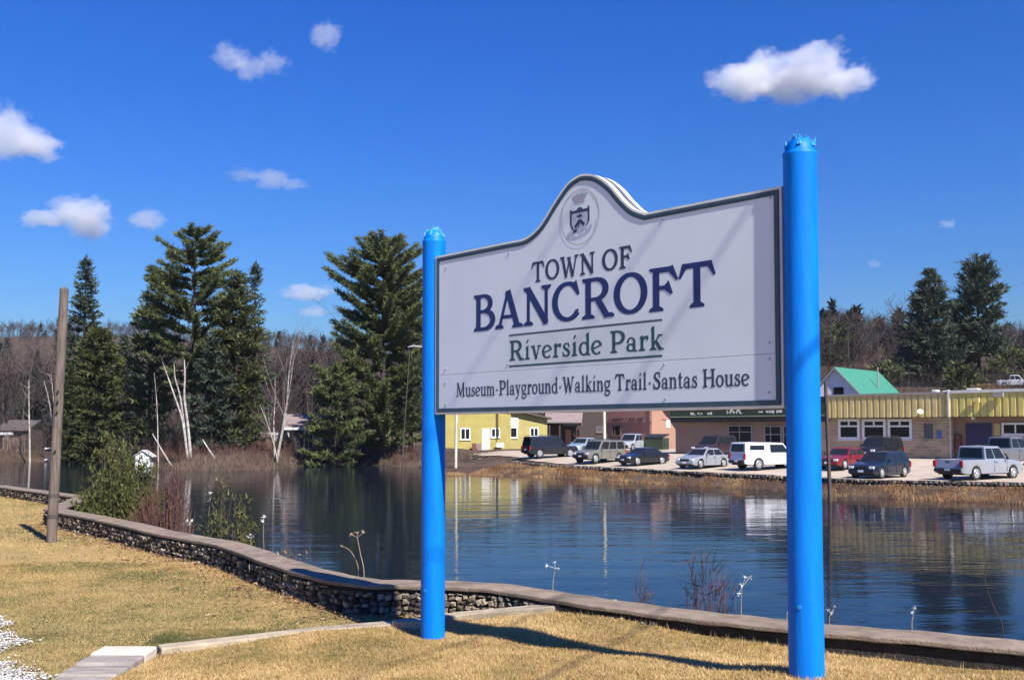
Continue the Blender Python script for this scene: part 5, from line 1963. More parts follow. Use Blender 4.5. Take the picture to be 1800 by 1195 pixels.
def vehicle(name, label, loc, az, L_, W, belt, H, paintm, kind, cat='car', group='vehicles parked across the river'):
    """x forward. kind: sedan, wagon, suv, pickup, capped. az is the compass bearing of the nose."""
    t = empty(name, loc, math.pi / 2 - az)
    tag(t, label, cat, group)
    w2 = W / 2
    wr = .34 if kind in ('sedan', 'wagon') else .39
    xf, xr = L_ * .5 - L_ * .185, -L_ * .5 + L_ * (.20 if kind not in ('pickup', 'capped') else .215)
    sill = .22 if kind in ('sedan', 'wagon') else .36
    hood = belt - (.10 if kind in ('sedan', 'wagon') else .06)
    # deck heights from nose to tail
    cowl = L_ * .5 - L_ * (.27 if kind != 'pickup' else .25)
    if kind in ('pickup', 'capped'):
        cowl = L_ * .5 - L_ * .265
    prof = [(L_ / 2, hood * .62), (L_ / 2 - .04, hood * .80), (L_ / 2 - .22, hood * .92), (L_ / 2 - .6, hood * .97), (cowl, belt), (-L_ / 2 + .5, belt), (-L_ / 2 + .1, belt * (.97 if kind == 'sedan' else 1.0)), (-L_ / 2 + .02, belt * .9), (-L_ / 2, belt * .62)]
    px_ = [p[0] for p in prof][::-1]
    pz_ = [p[1] for p in prof][::-1]
    xs_ = np.unique(np.round(np.concatenate([np.linspace(-L_ / 2, L_ / 2, 44), xf + np.linspace(-wr - .07, wr + .07, 15), xr + np.linspace(-wr - .07, wr + .07, 15), [-L_ / 2 + .15, -L_ / 2 + .16]]), 3))
    bedx = -L_ / 2 + L_ * .36 if kind == 'pickup' else None
    vs, fs = [], []
    ra = wr + .055
    for x in xs_:
        zt_ = float(np.interp(x, px_, pz_))
        end = min(1, (L_ / 2 - abs(x)) / .45)
        w = w2 * (1 - .13 * (1 - end) ** 2)
        zb = sill + .10 * (1 - end) ** 2
        arch = 0
        for xc in (xf, xr):
            if abs(x - xc) < ra:
                arch = max(arch, wr * .95 + math.sqrt(ra * ra - (x - xc) ** 2))
        zs = max(zb, min(arch, zt_ - .12))
        zm = max(zs + .02, zt_ - .22)
        zc = zt_ + .035 * end
        inner = w * .90
        if bedx is not None and -L_ / 2 + .155 < x < bedx:
            row = [(x, 0, belt - .48), (x, w - .16, belt - .48), (x, w - .11, zt_ + .01), (x, w - .03, zt_ + .005), (x, w, zm), (x, w * .985, (zm + zs) / 2), (x, w * .965, zs), (x, w * .80, zs)]
        else:
            row = [(x, 0, zc), (x, w * .55, zc - .006), (x, inner, zt_ + .005), (x, w * .97, zt_ - .05), (x, w, zm), (x, w * .985, (zm + zs) / 2), (x, w * .965, zs), (x, w * .80, zs)]
        vs += row + [(p[0], -p[1], p[2]) for p in row[1:]]
    k = 15
    order = [14, 13, 12, 11, 10, 9, 8, 0, 1, 2, 3, 4, 5, 6, 7]
    for i in range(len(xs_) - 1):
        for j in range(len(order) - 1):
            a, b = order[j], order[j + 1]
            fs.append((i * k + a, i * k + b, (i + 1) * k + b, (i + 1) * k + a))
    n = (len(xs_) - 1) * k
    fs.append(tuple(order))
    fs.append(tuple(n + q for q in order[::-1]))
    mb = MB()
    mb.add(vs, fs, True)
    body = mb.build('body', paintm, t)
    body.data.set_sharp_from_angle(angle=R(32))
    mb = MB()
    mb.lohi((-L_ / 2 + .25, -w2 * .80, sill - .06), (L_ / 2 - .25, w2 * .80, sill + .28))
    mb.build('underbody', M['black_trim'], t)
    # greenhouse
    wb_, wt_ = w2 * .93, w2 * .74
    if kind == 'sedan':
        cabs = [(cowl - .02, cowl - .75, -L_ * .5 + L_ * .30, -L_ * .5 + L_ * .15)]
    elif kind == 'wagon':
        cabs = [(cowl - .02, cowl - .75, -L_ * .5 + .45, -L_ * .5 + .10)]
    elif kind == 'suv':
        cabs = [(cowl - .02, cowl - .62, -L_ * .5 + .28, -L_ * .5 + .08)]
        wt_ = w2 * .80
    else:
        be = -L_ / 2 + L_ * .365
        cabs = [(cowl - .02, cowl - .66, be + .16, be + .03)]
        wt_ = w2 * .80
    if kind == 'capped':
        cabs.append((be + .02, be - .02, -L_ / 2 + .22, -L_ / 2 + .08))
    for ci, (xa, xb, xc, xd) in enumerate(cabs):
        Hc = H if ci == 0 else H + .03
        bz = belt - .02
        lo = [(xa, wb_ * .97), (xd, wb_ * .97)]
        mb = MB()
        sec = []
        for x_lo, x_hi, sgn in ((xa, xb, 1), (xd, xc, -1)):
            col_ = []
            for y_lo, y_hi in ((wb_, wt_), (-wb_, -wt_)):
                col_.append(((x_lo, y_lo, bz), (x_hi + sgn * .06, y_hi * 1.02, Hc - .06), (x_hi, y_hi * .96, Hc - .015)))
            sec.append(col_)
        f0, f1 = sec[0]
        r0, r1 = sec[1]
        V = [f0[0], f1[0], r1[0], r0[0], f0[1], f1[1], r1[1], r0[1], f0[2], f1[2], r1[2], r0[2], ((xb + xc) / 2, 0, Hc + .03)]
        Fc = [(i, (i + 1) % 4, 4 + (i + 1) % 4, 4 + i)[::-1] for i in range(4)] + [(4 + i, 4 + (i + 1) % 4, 8 + (i + 1) % 4, 8 + i)[::-1] for i in range(4)] + [(8 + i, 8 + (i + 1) % 4, 12)[::-1] for i in range(4)]
        mb.add(V, Fc)
        mb.build('cab' if ci == 0 else 'cap_shell', paintm, t, .035)

        def pane(nm, quad, m0, m1, n0, n1, mt):
            """glass on a quad (lower a, lower b, upper b, upper a), inset by margins, a little proud"""
            a, b, c, d = [Vector(q) for q in quad]
            nn = (b - a).cross(d - a).normalized()
            pt = lambda u, v: (a * (1 - u) + b * u) * (1 - v) + (d * (1 - u) + c * u) * v
            P = [pt(m0, n0), pt(m1, n0), pt(m1, n1), pt(m0, n1)]
            cen = sum(P, Vector()) / 4
            if nn.dot(cen - Vector(((xa + xd) / 2, 0, bz + .2))) < 0:
                nn = -nn
            mb_ = MB()
            mb_.prism([p + nn * .001 for p in P], nn * .014)
            mb_.build(nm, mt, t)

        if ci == 0:
            pane('windshield', (f0[0], f1[0], f1[1], f0[1]), .06, .94, .07, .95, M['car_glass'])
            pane('rear_window', (r0[0], r1[0], r1[1], r0[1]), .09, .91, .12 if kind != 'suv' else .2, .92, M['car_glass'])
        else:
            pane('rear_window', (r0[0], r1[0], r1[1], r0[1]), .10, .90, .18, .90, M['car_glass'])
        for s in (0, 1):
            fa, ra_ = (f0, r0) if s == 0 else (f1, r1)
            q = (fa[0], ra_[0], ra_[1], fa[1])
            if ci == 1:
                pane('side_window', q, .16, .80, .35, .80, M['car_glass'])
                continue
            cuts = {'sedan': (.06, .47, .52, .93), 'wagon': (.05, .36, .40, .66, .70, .95), 'suv': (.05, .33, .37, .64, .68, .95), 'pickup': (.07, .53, .58, .94), 'capped': (.08, .90)}[kind]
            for u0, u1 in zip(cuts[::2], cuts[1::2]):
                pane('side_window', q, u0, u1, .10, .90, M['car_glass'])
    # wheels
    for x in (xf, xr):
        for s in (-1, 1):
            y = s * (w2 - .115)
            mb = MB()
            mb.tube([(0, -.11, 0), (0, -.095, 0), (0, .095, 0), (0, .11, 0)], [wr - .03, wr, wr, wr - .03], 24)
            wv = mb.build('wheel', M['tyre'], t, loc=(x, y, wr))
            wv.data.set_sharp_from_angle(angle=R(40))
            mb = MB()
            mb.tube([(0, s * .1105, 0), (0, s * .122, 0)], [wr * .64, wr * .60], 20)
            mb.tube([(0, s * .1225, 0), (0, s * .13, 0)], [wr * .16, wr * .14], 10)
            mb.build('rim', M['rim'], wv)
            mb = MB()
            for q in range(5):
                a = q * 2 * math.pi / 5 + .6
                c = Vector((math.cos(a), 0, math.sin(a))) * wr * .40
                mb.tube([c + Vector((0, s * .1222, 0)), c + Vector((0, s * .1245, 0))], wr * .11, 6)
            tag(mb.build('vent_holes', M['black_trim'], wv), kind='stuff')
    # lamps, grille, bumpers, plates, mirrors, handles
    for s in (-1, 1):
        mb = MB()
        mb.box((L_ / 2 - .085, s * w2 * .70, hood * .76), (.16, w2 * .34, .15))
        mb.build('headlight', M['clear_lamp'], t, .02)
        mb = MB()
        tall = kind not in ('sedan',)
        mb.box((-L_ / 2 + .045, s * w2 * .86, belt * .80), (.10, w2 * .20, .36 if tall else .17))
        mb.build('tail_light', M['red_lamp'], t, .02)
        mb = MB()
        mb.box((cowl - .28, s * (w2 + .09), belt + .06), (.10, .17, .14))
        mb.build('mirror', M['black_trim'] if kind in ('pickup', 'capped') else paintm, t, .03)
        for hx in ((cowl - 1.15,) if kind in ('pickup', 'capped') else (cowl - 1.2, cowl - 2.1)):
            mb = MB()
            mb.box((hx, s * (w2 + .005), belt - .17), (.16, .03, .035))
            mb.build('door_handle', M['black_trim'], t)
        for hx in ((cowl - .15, cowl - 1.30) if kind in ('pickup', 'capped') else (cowl - .25, cowl - 1.38, cowl - 2.3)):
            mb = MB()
            mb.lohi((hx, s * w2 * .99 - .012, sill + .1), (hx + .014, s * w2 * .99 + .013, belt - .04))
            mb.build('door_seam', M['black_trim'], t)
    mb = MB()
    mb.box((L_ / 2 - .02, 0, hood * .74), (.06, w2 * .9, .17))
    mb.build('grille', M['black_trim'], t, .02)
    bm_ = M['black_trim'] if kind in ('pickup', 'capped', 'suv') else paintm
    for x, nm in ((L_ / 2 - .04, 'front_bumper'), (-L_ / 2 + .03, 'rear_bumper')):
        mb = MB()
        mb.box((x, 0, sill + .19), (.16, W * .88, .19))
        mb.build(nm, bm_, t, .04)
        mb = MB()
        mb.box((x + (.085 if x > 0 else -.085), 0, sill + .22 if x > 0 else (sill + .23 if kind in ('pickup', 'capped') else belt * .70)), (.02, .32, .13))
        mb.build('number_plate', M['plate'], t)
    if kind == 'pickup':
        mb = MB()
        mb.box((-L_ / 2 - .004, 0, belt - .12), (.02, .25, .08))
        mb.build('tailgate_handle', M['black_trim'], t)
    if kind == 'suv':
        for s in (-1, 1):
            mb = MB()
            mb.tube([(cabs[0][1] - .1, s * wt_ * .9, H), (cabs[0][1] - .2, s * wt_ * .9, H + .08), (cabs[0][2] + .2, s * wt_ * .9, H + .08), (cabs[0][2] + .1, s * wt_ * .9, H)], .022, 6)
            mb.build('roof_rail', M['black_trim'], t)
    return t


def lot_at(x, y):
    """point of the car park seen at a pixel (the ground rises a little away from the river)"""
    p = at_z(x, y, 1.1)
    for _ in range(5):
        p = at_z(x, y, lotz(p.x, p.y))
    return p


def lot_d(x, Y):
    p = at_y(x, 790, Y)
    return Vector((p.x, p.y, lotz(p.x, p.y)))


vehicle('pickup_truck', 'silver pickup seen from its shaded tailgate, nearest the right picture edge', lot_d(1720, 57.5), R(60), 5.6, 1.98, 1.14, 1.90, PAINT['silver'], 'pickup', 'pickup')
vehicle('station_wagon', 'dark navy station wagon facing the river just right of the near blue post', lot_d(1546, 59.5), R(227), 4.6, 1.80, .95, 1.53, PAINT['navy'], 'wagon')
vehicle('pickup_truck', 'white pickup with a white bed cap beside the near blue post', lot_d(1350, 70), R(65), 5.5, 1.95, 1.12, 1.84, PAINT['white'], 'capped', 'pickup')
vehicle('sedan', 'silver sedan parked nose to the river left of the capped white pickup', lot_d(1236, 73), R(227), 4.55, 1.76, .92, 1.44, PAINT['silver'], 'sedan')
vehicle('sedan', 'low black sedan between the grey beige utility vehicle and the silver sedan', lot_d(1130, 78), R(233), 4.3, 1.72, .88, 1.33, PAINT['black'], 'sedan')
vehicle('utility_vehicle', 'grey beige utility vehicle with roof rails facing the river', lot_d(1054, 82), R(226), 4.8, 1.88, 1.08, 1.84, PAINT['tan'], 'suv')
vehicle('utility_vehicle', 'black utility vehicle at the left end of the front row', lot_d(967, 90.5), R(65), 5.0, 1.95, 1.08, 1.90, PAINT['black'], 'suv')
vehicle('sedan', 'pale teal sedan behind the two leftmost utility vehicles', lot_d(1026, 99), R(215), 4.4, 1.75, .93, 1.48, PAINT['teal'], 'sedan')
vehicle('pickup_truck', 'silver grey pickup parked far back by the brick building', lot_d(1112, 108), R(215), 5.2, 1.9, 1.1, 1.85, PAINT['steel'], 'pickup', 'pickup')
vehicle('utility_vehicle', 'dark plum utility vehicle in front of the brown brick shop wall', lot_d(1256, 85), R(225), 4.6, 1.84, 1.06, 1.78, PAINT['plum'], 'suv')
vehicle('sedan', 'maroon car half hidden by the near blue post and navy wagon', lot_d(1484, 68), R(228), 4.5, 1.76, .92, 1.42, PAINT['red'], 'sedan')
vehicle('utility_vehicle', 'dark utility vehicle under the three white framed shop windows', lot_d(1545, 74.2), R(227), 4.6, 1.84, 1.06, 1.72, PAINT['black'], 'suv')
vehicle('pickup_truck', 'grey pickup behind the silver pickup, in front of the shop entry', lot_d(1768, 65.5), R(60), 5.4, 1.92, 1.14, 1.88, PAINT['grey'], 'pickup', 'pickup')
p = at_far(1784, 690, 163)
vehicle('pickup_truck', 'white truck standing on the grassy slope above the flat shop roof', p + Vector((0, 0, .1)), R(120), 5.4, 1.95, 1.2, 2.0, PAINT['white'], 'pickup', 'truck')

# wheel stop in front of the silver pickup
a, b = lot_at(1662, 841.5), lot_at(1735, 840.5)
d = b - a
mb = MB()
mb.box((0, 0, .05), (d.length, .2, .16))
ws = mb.build('wheel_stop', M['flash'], None, .03, loc=(a + b) / 2)
ws.rotation_euler = (0, 0, math.atan2(d.y, d.x))
tag(ws, 'pale concrete wheel stop under the tail of the silver pickup', 'wheel stop')
# dumpster, bin and hedge clutter between the brick building and the shop
p = lot_d(1155, 108)
dm = empty('dumpster', p, R(-35))
tag(dm, 'dark green dumpster at the foot of the sunlit brick wall', 'dumpster')
mb = MB()
mb.prism([(-1.1, -.8, .15), (1.1, -.8, .15), (1.1, .7, .15), (-1.1, .7, .15)], (0, 0, 1.25))
mb.build('bin', M['dark_green'], dm, .04)
mb = MB()
mb.prism([(-1.15, -.85, 1.41), (1.15, -.85, 1.41), (1.15, .75, 1.75), (-1.15, .75, 1.75)], (0, 0, .08))
mb.build('lid', M['black_trim'], dm)
for s in (-1, 1):
    mb = MB()
    mb.lohi((s * 1.1 - .06, -.5, .6), (s * 1.1 + .06, .4, .8))
    mb.build('lift_pocket', M['dark_green'], dm)
# ------------------------------------------------------------------ poles, lamp, wires
def pole(name, label, x, Y, y_bot, y_top, r_, m, x_top=None, cat='pole', group=None, zb=None):
    A = at_y(x, y_bot, Y)
    if zb is None:
        A.z = fz(A.x, A.y) - .1
    else:
        A.z = zb
    T = at_y(x_top if x_top is not None else x, y_top, Y)
    t = empty(name, A)
    tag(t, label, cat, group)
    mb = MB()
    d = T - A
    mb.tube([d * k for k in (0, .25, .5, .75, 1)], [r_, r_ * .96, r_ * .92, r_ * .88, r_ * .84], 14)
    mb.build('shaft', m, t)
    return t, T, A


# the leaning old pole on the lawn
lp = at_z(90, 952, 1.5)
zlp = lz(lp.x, lp.y)
t, T, A = pole('wooden_pole', 'old weathered wooden pole leaning right on the lawn at the left', 90, lp.y, 952, 508, .096, M['pole_wood'], x_top=113, zb=zlp - .1)
for k, f in enumerate((.52, .56, .60, .37)):
    mb = MB()
    c = (T - A) * f
    mb.tube([c + Vector((.02, -.07, 0)), c + Vector((.03, -.13, 0))], .02, 6)
    mb.build('spike', M['black_trim'], t)
mb = MB()
c = (T - A)
mb.tube([c * .985, c * 1.0 + Vector((.01, 0, .035))], [.080, .035], 12)
mb.build('split_top', M['pole_wood'], t)
mb = MB()
c = (T - A) * .60
for f in (.12, .2):
    mb = MB()
    c = (T - A) * f
    d = (T - A).normalized() * .035
    mb.tube([c - d, c + d], .099, 14)
    mb.build('iron_band', M['pole_dark'], t)
# dark pole beyond the near blue post, two pale ones under the sign
t, T, A = pole('utility_pole', 'dark brown slim pole standing just right of the near blue post', 1460, 50.5, 850, 672, .10, M['pole_dark'], x_top=1451)
mb = MB()
mb.lohi((-.35, -.14, .75), (-.02, .14, 1.05))
mb.build('meter_box', M['flash'], t)
pole('utility_pole', 'pale pole standing on the bank in front of the yellow house', 801, 88, 805, 660, .13, M['pole_pale'], x_top=803)
pole('utility_pole', 'pale pole in front of the brick building rising behind the sign', 1063, 100, 790, 640, .16, M['pole_pale'], x_top=1061)
t, T, A = pole('street_lamp', 'grey street lamp with a pale flat head left of the far blue post', 706, 97.5, 810, 618, .055, M['bare_bark'], x_top=720, cat='street lamp')
c = T - A
mb = MB()
mb.tube([c, c + Vector((-.15, 0, .25)), c + Vector((.15, -.1, .35)), c + Vector((.5, -.2, .33))], .05, 8)
mb.build('arm', M['bare_bark'], t)
mb = MB()
mb.tube([c + Vector((-.15, -.1, .42)), c + Vector((.3, -.18, .50)), c + Vector((1.1, -.35, .44)), c + Vector((1.35, -.4, .40))], [.07, .14, .12, .05], 10)
mb.build('lamp_head', M['flash_grey'], t)

for k, (p0, p1, lab) in enumerate((((1440, 575), (1830, 478), 'upper thin power line crossing the sky behind the right trees'), ((1440, 590), (1830, 536), 'lower thin power line crossing the sky behind the right trees'))):
    a, b = at_y(*p0, 118), at_y(*p1, 118)
    a -= (b - a) * .3
    b += (b - a) * .3
    mb = MB()
    pts = [a + (b - a) * f + Vector((0, 0, -1.0 * 4 * f * (1 - f))) for f in np.linspace(0, 1, 13)]
    mb.tube(pts, .010, 4)
    tag(mb.build('power_line', M['pole_dark']), lab, 'power line')

# ------------------------------------------------------------------ far bank: low rock wall, dry grass, brush
rw = empty('rock_wall', (RW[5][0], RW[5][1], 0))
tag(rw, 'low dark rubble wall holding the car park edge across the river', 'wall')
ro = Vector((RW[5][0], RW[5][1], 0))
st = wall_stones(RW, 1, .82, .35, (.16, .36), .16)
M['rubble_mix'] = mat_attr('dark_rubble', [(.035, .03, .027), (.08, .065, .055), (.14, .115, .10), (.24, .20, .17)], .9)
tag(join_stones([(m_ @ Matrix.Diagonal((1, 1, 3, 1)), c) for m_, c in st], 'stones', rw, ro, M['rubble_mix']), kind='stuff')
mb = MB()
sweep(RW, -.17, .2, lambda i: .1, lambda i: .79, mb)
mb.build('wall_core', M['mortar'], rw, loc=-ro)


def along_shore(n, r, i0=2, i1=14, dmin=-.1, dmax=3.0):
    """random points of the bank strip"""
    P = np.array(SHORE[i0:i1])
    d = np.hypot(*(P[1:] - P[:-1]).T)
    c = np.concatenate([[0], np.cumsum(d)])
    s = r.uniform(0, c[-1], n)
    X, Y = np.interp(s, c, P[:, 0]), np.interp(s, c, P[:, 1])
    i = np.clip(np.searchsorted(c, s) - 1, 0, len(P) - 2)
    e = (P[i + 1] - P[i]) / d[i][:, None]
    nn = np.stack([e[:, 1], -e[:, 0]], -1)
    nn *= np.sign(nn[:, 1:2] + 1e-9)
    o = r.uniform(dmin, dmax, n)
    return X + nn[:, 0] * o, Y + nn[:, 1] * o, o


M['dry_reed'] = mat_attr('dry_bank_grass', [(.10, .05, .03), (.24, .12, .06), (.38, .23, .11), (.50, .34, .17)], .9, .1, transl=.2)
X, Y, o = along_shore(150000, rng, dmax=10)
k = ~inside(X, Y, BEYOND) & (poly_dist(X, Y, RW) > .3) & (X > -8) & (rng.random(len(X)) < sstep(.2, .75, vnoise(X, Y, 1.1, 71)) * .8 + .08) & (inside(X, Y, LAND) | (o < .1))
X, Y, o = X[k], Y[k], o[k]
n = len(X)
h = rng.uniform(.06, .34, n) * (.25 + 1.0 * vnoise(X, Y, 1.8, 72))
blades('bank_grass', X, Y, np.maximum(far_z(X, Y), 0), np.maximum(h, .08), rng.uniform(.02, .045, n), M['dry_reed'], .5, np.clip(.0 + 1.0 * vnoise(X, Y, 1.4, 73) + rng.normal(0, .15, n), 0, 1))
# the left bank and its grassy point
X, Y, o = along_shore(26000, rng, 14, 26, -.1, 9.0)
k = (rng.random(len(X)) < .25 + .8 * vnoise(X, Y, 2.2, 74)) & (X > -70)
X, Y, o = X[k], Y[k], o[k]
n = len(X)
h = rng.uniform(.15, .75, n) * (.5 + .9 * vnoise(X, Y, 3, 75))
M['grey_reed'] = mat_attr('grey_bank_grass', [(.05, .035, .025), (.11, .075, .055), (.19, .14, .10), (.28, .22, .16)], .9, .1, transl=.2)
blades('bank_grass', X, Y, np.maximum(far_z(X, Y), 0), np.maximum(h, .1), rng.uniform(.03, .06, n), M['grey_reed'], .5, np.clip(.2 + .6 * vnoise(X, Y, 4, 76) + rng.normal(0, .15, n), 0, 1))
# undergrowth of the woods: leafless saplings nobody could count
def thicket(n, x0, x1, Y0, Y1, hmin, hmax, seed):
    r = np.random.default_rng(seed)
    az = (r.uniform(x0, x1, n) - 900) / F
    Y = r.uniform(Y0, Y1, n)
    X = az * Y
    Z = far_z(X, Y)
    k = Z > .2
    X, Y, Z = X[k], Y[k], Z[k]
    n = len(X)
    P = np.stack([X, Y, Z], -1)
    D = np.tile([0, 0, 1.0], (n, 1))
    h = r.uniform(hmin, hmax, n)
    V = tri_spray(P, D, h, np.full(n, .05), r, .22)
    P2 = np.repeat(P, 5, 0) + np.stack([np.zeros(5 * n), np.zeros(5 * n), np.repeat(h, 5) * r.uniform(.2, .8, 5 * n)], -1)
    V2 = tri_spray(P2, np.tile([0, 0, .6], (5 * n, 1)), np.repeat(h, 5) * r.uniform(.2, .5, 5 * n), np.full(5 * n, .03), r, .8)
    V = np.concatenate([V, V2])
    return V, np.clip(r.normal(.4, .2, len(V) // 3), 0, 1)


V, tn = thicket(9000, -60, 640, 104, 185, 1.0, 4.5, 5)
tag(np_mesh('undergrowth', V, np.arange(len(V)).reshape(-1, 3), M['twig'], np.repeat(tn, 3)), kind='stuff')
V, tn = thicket(2600, -60, 780, 92, 108, .5, 1.8, 6)
tag(np_mesh('undergrowth', V, np.arange(len(V)).reshape(-1, 3), M['purple_twig'], np.repeat(tn, 3)), kind='stuff')
V, tn = thicket(3500, 1440, 1830, 140, 215, 1.0, 4.0, 7)
tag(np_mesh('undergrowth', V, np.arange(len(V)).reshape(-1, 3), M['twig'], np.repeat(tn, 3)), kind='stuff')


# dry grassy slope behind the flat roof
n = 16000
Y = rng.uniform(150, 205, n)
X = Y * rng.uniform(.462, .54, n)
k = vnoise(X, Y, 5, 81) > .25
X, Y = X[k], Y[k]
n = len(X)
blades('slope_grass', X, Y, far_z(X, Y), rng.uniform(.2, .7, n), rng.uniform(.12, .3, n), M['dry_reed'], .8, np.clip(.2 + .6 * vnoise(X, Y, 6, 82) + rng.normal(0, .15, n), 0, 1))


# ------------------------------------------------------------------ shrubs and dead weeds by the wall
def shrub(name, label, x, y_base, y_top, half_px, Y, m_stem, m_leaf, n_stem, n_leaf, seed, leaf=.06, spread=.35, group=None, leafw=.35, zbase=None, cat='shrub', low=.12, thin=1.0):
    r = np.random.default_rng(seed)
    B = at_y(x, y_base, Y)
    zb = float(lawn_z(np.array([B.x]), np.array([B.y]))[0]) if zbase is None else zbase
    B.z = max(zb, -.2)
    T = at_y(x, y_top, Y)
    H = T.z - B.z
    half = half_px * Y / F
    t = empty(name, B)
    tag(t, label, cat, group)
    segs, tips = [], []
    for k in range(n_stem):
        a = r.uniform(0, 6.283)
        rr = half * math.sqrt(r.random())
        h = H * (1 - .55 * (rr / half) ** 1.6) * r.uniform(.72, 1.0)
        p0 = np.array([math.cos(a) * rr * spread, math.sin(a) * rr * spread, 0])
        p2 = np.array([math.cos(a) * rr, math.sin(a) * rr, h])
        p1 = (p0 + p2) / 2 + np.array([math.cos(a) * rr * .10, math.sin(a) * rr * .1, h * .06]) + r.normal(0, .04, 3)
        P = catmull([p0, p1, p2], 3)
        for i in range(len(P) - 1):
            segs.append((P[i], P[i + 1], (.012 - .0012 * i) * thin, (.011 - .0012 * i) * thin, 0))
        for j in range(5):
            f = r.uniform(.35, .95)
            q = p0 + (p2 - p0) * f
            d = np.array([math.cos(a), math.sin(a), 0]) * .3 + r.normal(0, .35, 3) + [0, 0, .8]
            d = d / np.linalg.norm(d) * h * r.uniform(.1, .25)
            segs.append((q, q + d, .006, .003, 2))
            tips.append((q, q + d))
        tips.append((p0 + (p2 - p0) * low, p2))
    V, T_ = segs_mesh(segs, .004 * thin, 3)
    np_mesh('stems', V, T_, m_stem, r.random(len(V)) * .6 + .2, t)
    if n_leaf:
        i = r.integers(0, len(tips), n_leaf)
        f = r.random(n_leaf)[:, None]
        A_ = np.array([tips[q][0] for q in i])
        E_ = np.array([tips[q][1] for q in i])
        P = A_ + (E_ - A_) * f + r.normal(0, .035, (n_leaf, 3))
        L_ = np.full(n_leaf, leaf) * r.uniform(.6, 1.4, n_leaf)
        V = tri_spray(P, np.tile([0, 0, .9], (n_leaf, 1)), L_, L_ * leafw, r, .65)
        np_mesh('leaves', V, np.arange(len(V)).reshape(-1, 3), m_leaf, np.repeat(np.clip(r.normal(.45, .25, n_leaf), 0, 1), 3), t)
    return t


shrub('green_shrub', 'bushy yellow green shrub growing behind the left bend of the stone wall', 212, 925, 742, 72, 22.5, M['twig'], M['willow'], 190, 19000, 1, leaf=.11, leafw=.24, spread=.6, zbase=.55, low=.02)
shrub('green_shrub', 'small thin green shrub behind the wall right of the bushy one', 402, 955, 812, 44, 17.6, M['twig'], M['willow'], 40, 2300, 2, leaf=.09, leafw=.22, zbase=.6, spread=.55)
shrub('red_twig_shrub', 'leafless reddish shrub just right of the bushy green one', 285, 930, 788, 60, 21.5, M['purple_twig'], M['purple_twig'], 100, 1600, 3, leaf=.12, leafw=.12, zbase=.5)
shrub('red_twig_shrub', 'thin purplish brush standing in front of the water at mid right', 1240, 1085, 930, 66, 10.4, M['purple_twig'], M['purple_twig'], 64, 900, 4, leaf=.05, leafw=.12, zbase=.95, spread=.8, thin=.3)
shrub('red_twig_shrub', 'faint sparse brush rising behind the coping left of the purplish one', 1125, 1065, 965, 34, 11.2, M['purple_twig'], M['purple_twig'], 30, 260, 5, leaf=.05, leafw=.12, zbase=.95, spread=.8, thin=.28)
shrub('dry_brush', 'tuft of dry pale stalks at the wall corner under the green shrub', 158, 905, 878, 12, 23.8, M['twig'], M['dry_reed'], 22, 300, 6, leaf=.08, zbase=1.2, spread=.6)
shrub('dry_brush', 'tuft of dry pale stalks behind the wall left of the far blue post', 512, 985, 935, 22, 14.4, M['twig'], M['dry_reed'], 26, 120, 7, leaf=.06, zbase=1.0, spread=.7)

M['seed_white'] = mat('white_seed_fluff', (.60, .60, .60), .9, .1, 30)
M['stalk'] = mat('dry_stalk', (.36, .27, .19), .9, .2, 10)
M['dark_stalk'] = mat('dark_stalk', (.05, .035, .035), .9, .2, 10)


def weed(label, pts_px, Y, heads, m_stalk='stalk', m_head='seed_white', r_=.0035, seed=0, head_s=.026, cat='weed'):
    P = [at_y(x, y, Y) for x, y in pts_px]
    t = empty('dry_weed', P[0] - Vector((0, 0, .55)))
    o = P[0] - Vector((0, 0, .55))
    tag(t, label, cat)
    c = [Vector(p) for p in catmull([tuple(o)] + [tuple(p) for p in P], 5)]
    mb = MB()
    mb.tube([p - o for p in c], list(np.linspace(r_ * 1.3, r_ * .7, len(c))), 5)
    mb.build('stalk', M[m_stalk], t)
    r = random.Random(seed)
    for hx, hy in heads:
        e = at_y(hx, hy, Y) - o
        mb = MB()
        mb.tube([P[-1] - o if len(heads) > 1 else e * .98 + (P[-2] - o) * .02, e], r_ * .5, 4)
        for k in range(12):
            d = Vector((r.gauss(0, 1), r.gauss(0, 1), r.gauss(0, 1) + .4)).normalized() * head_s * r.uniform(.6, 1.2)
            s = d.cross(Vector((r.gauss(0, 1), r.gauss(0, 1), r.gauss(0, 1)))).normalized() * head_s * .2
            mb.add([e - s, e + s, e + d], [(0, 1, 2)])
        mb.build('seed_head', M[m_head], t)
    return t


weed('dry weed with two white fluffy heads by the coping right of the far post', [(972, 1030), (974, 1010), (976, 998)], 10.9, [(961, 994), (975, 988), (981, 999)], seed=1)
weed('tall branching weed with white fluff left of the near blue post', [(1303, 1078), (1303, 1050), (1305, 1030)], 9.5, [(1310, 1015), (1319, 1014), (1303, 1028), (1298, 1043)], seed=2, head_s=.03)
weed('small white headed weed right of the near blue post by the coping', [(1603, 1100), (1605, 1085), (1606, 1076)], 8.8, [(1607, 1068), (1604, 1077)], seed=3, head_s=.025)
weed('short weed with a white tuft touching the near blue post', [(1458, 1092), (1462, 1080)], 9.1, [(1456, 1071), (1467, 1066), (1462, 1076)], seed=4, head_s=.025)
weed('leaning white stalk just left of the near blue post', [(1383, 1085), (1388, 1078), (1392, 1072)], 9.3, [(1391, 1074)], seed=9, head_s=.02)
weed('dark bare stem curving up in front of the river at the right', [(1763, 1108), (1748, 1070), (1734, 1032), (1732, 1008), (1737, 992)], 8.6, [(1741, 985)], 'dark_stalk', 'dark_stalk', .0045, 5, .02)
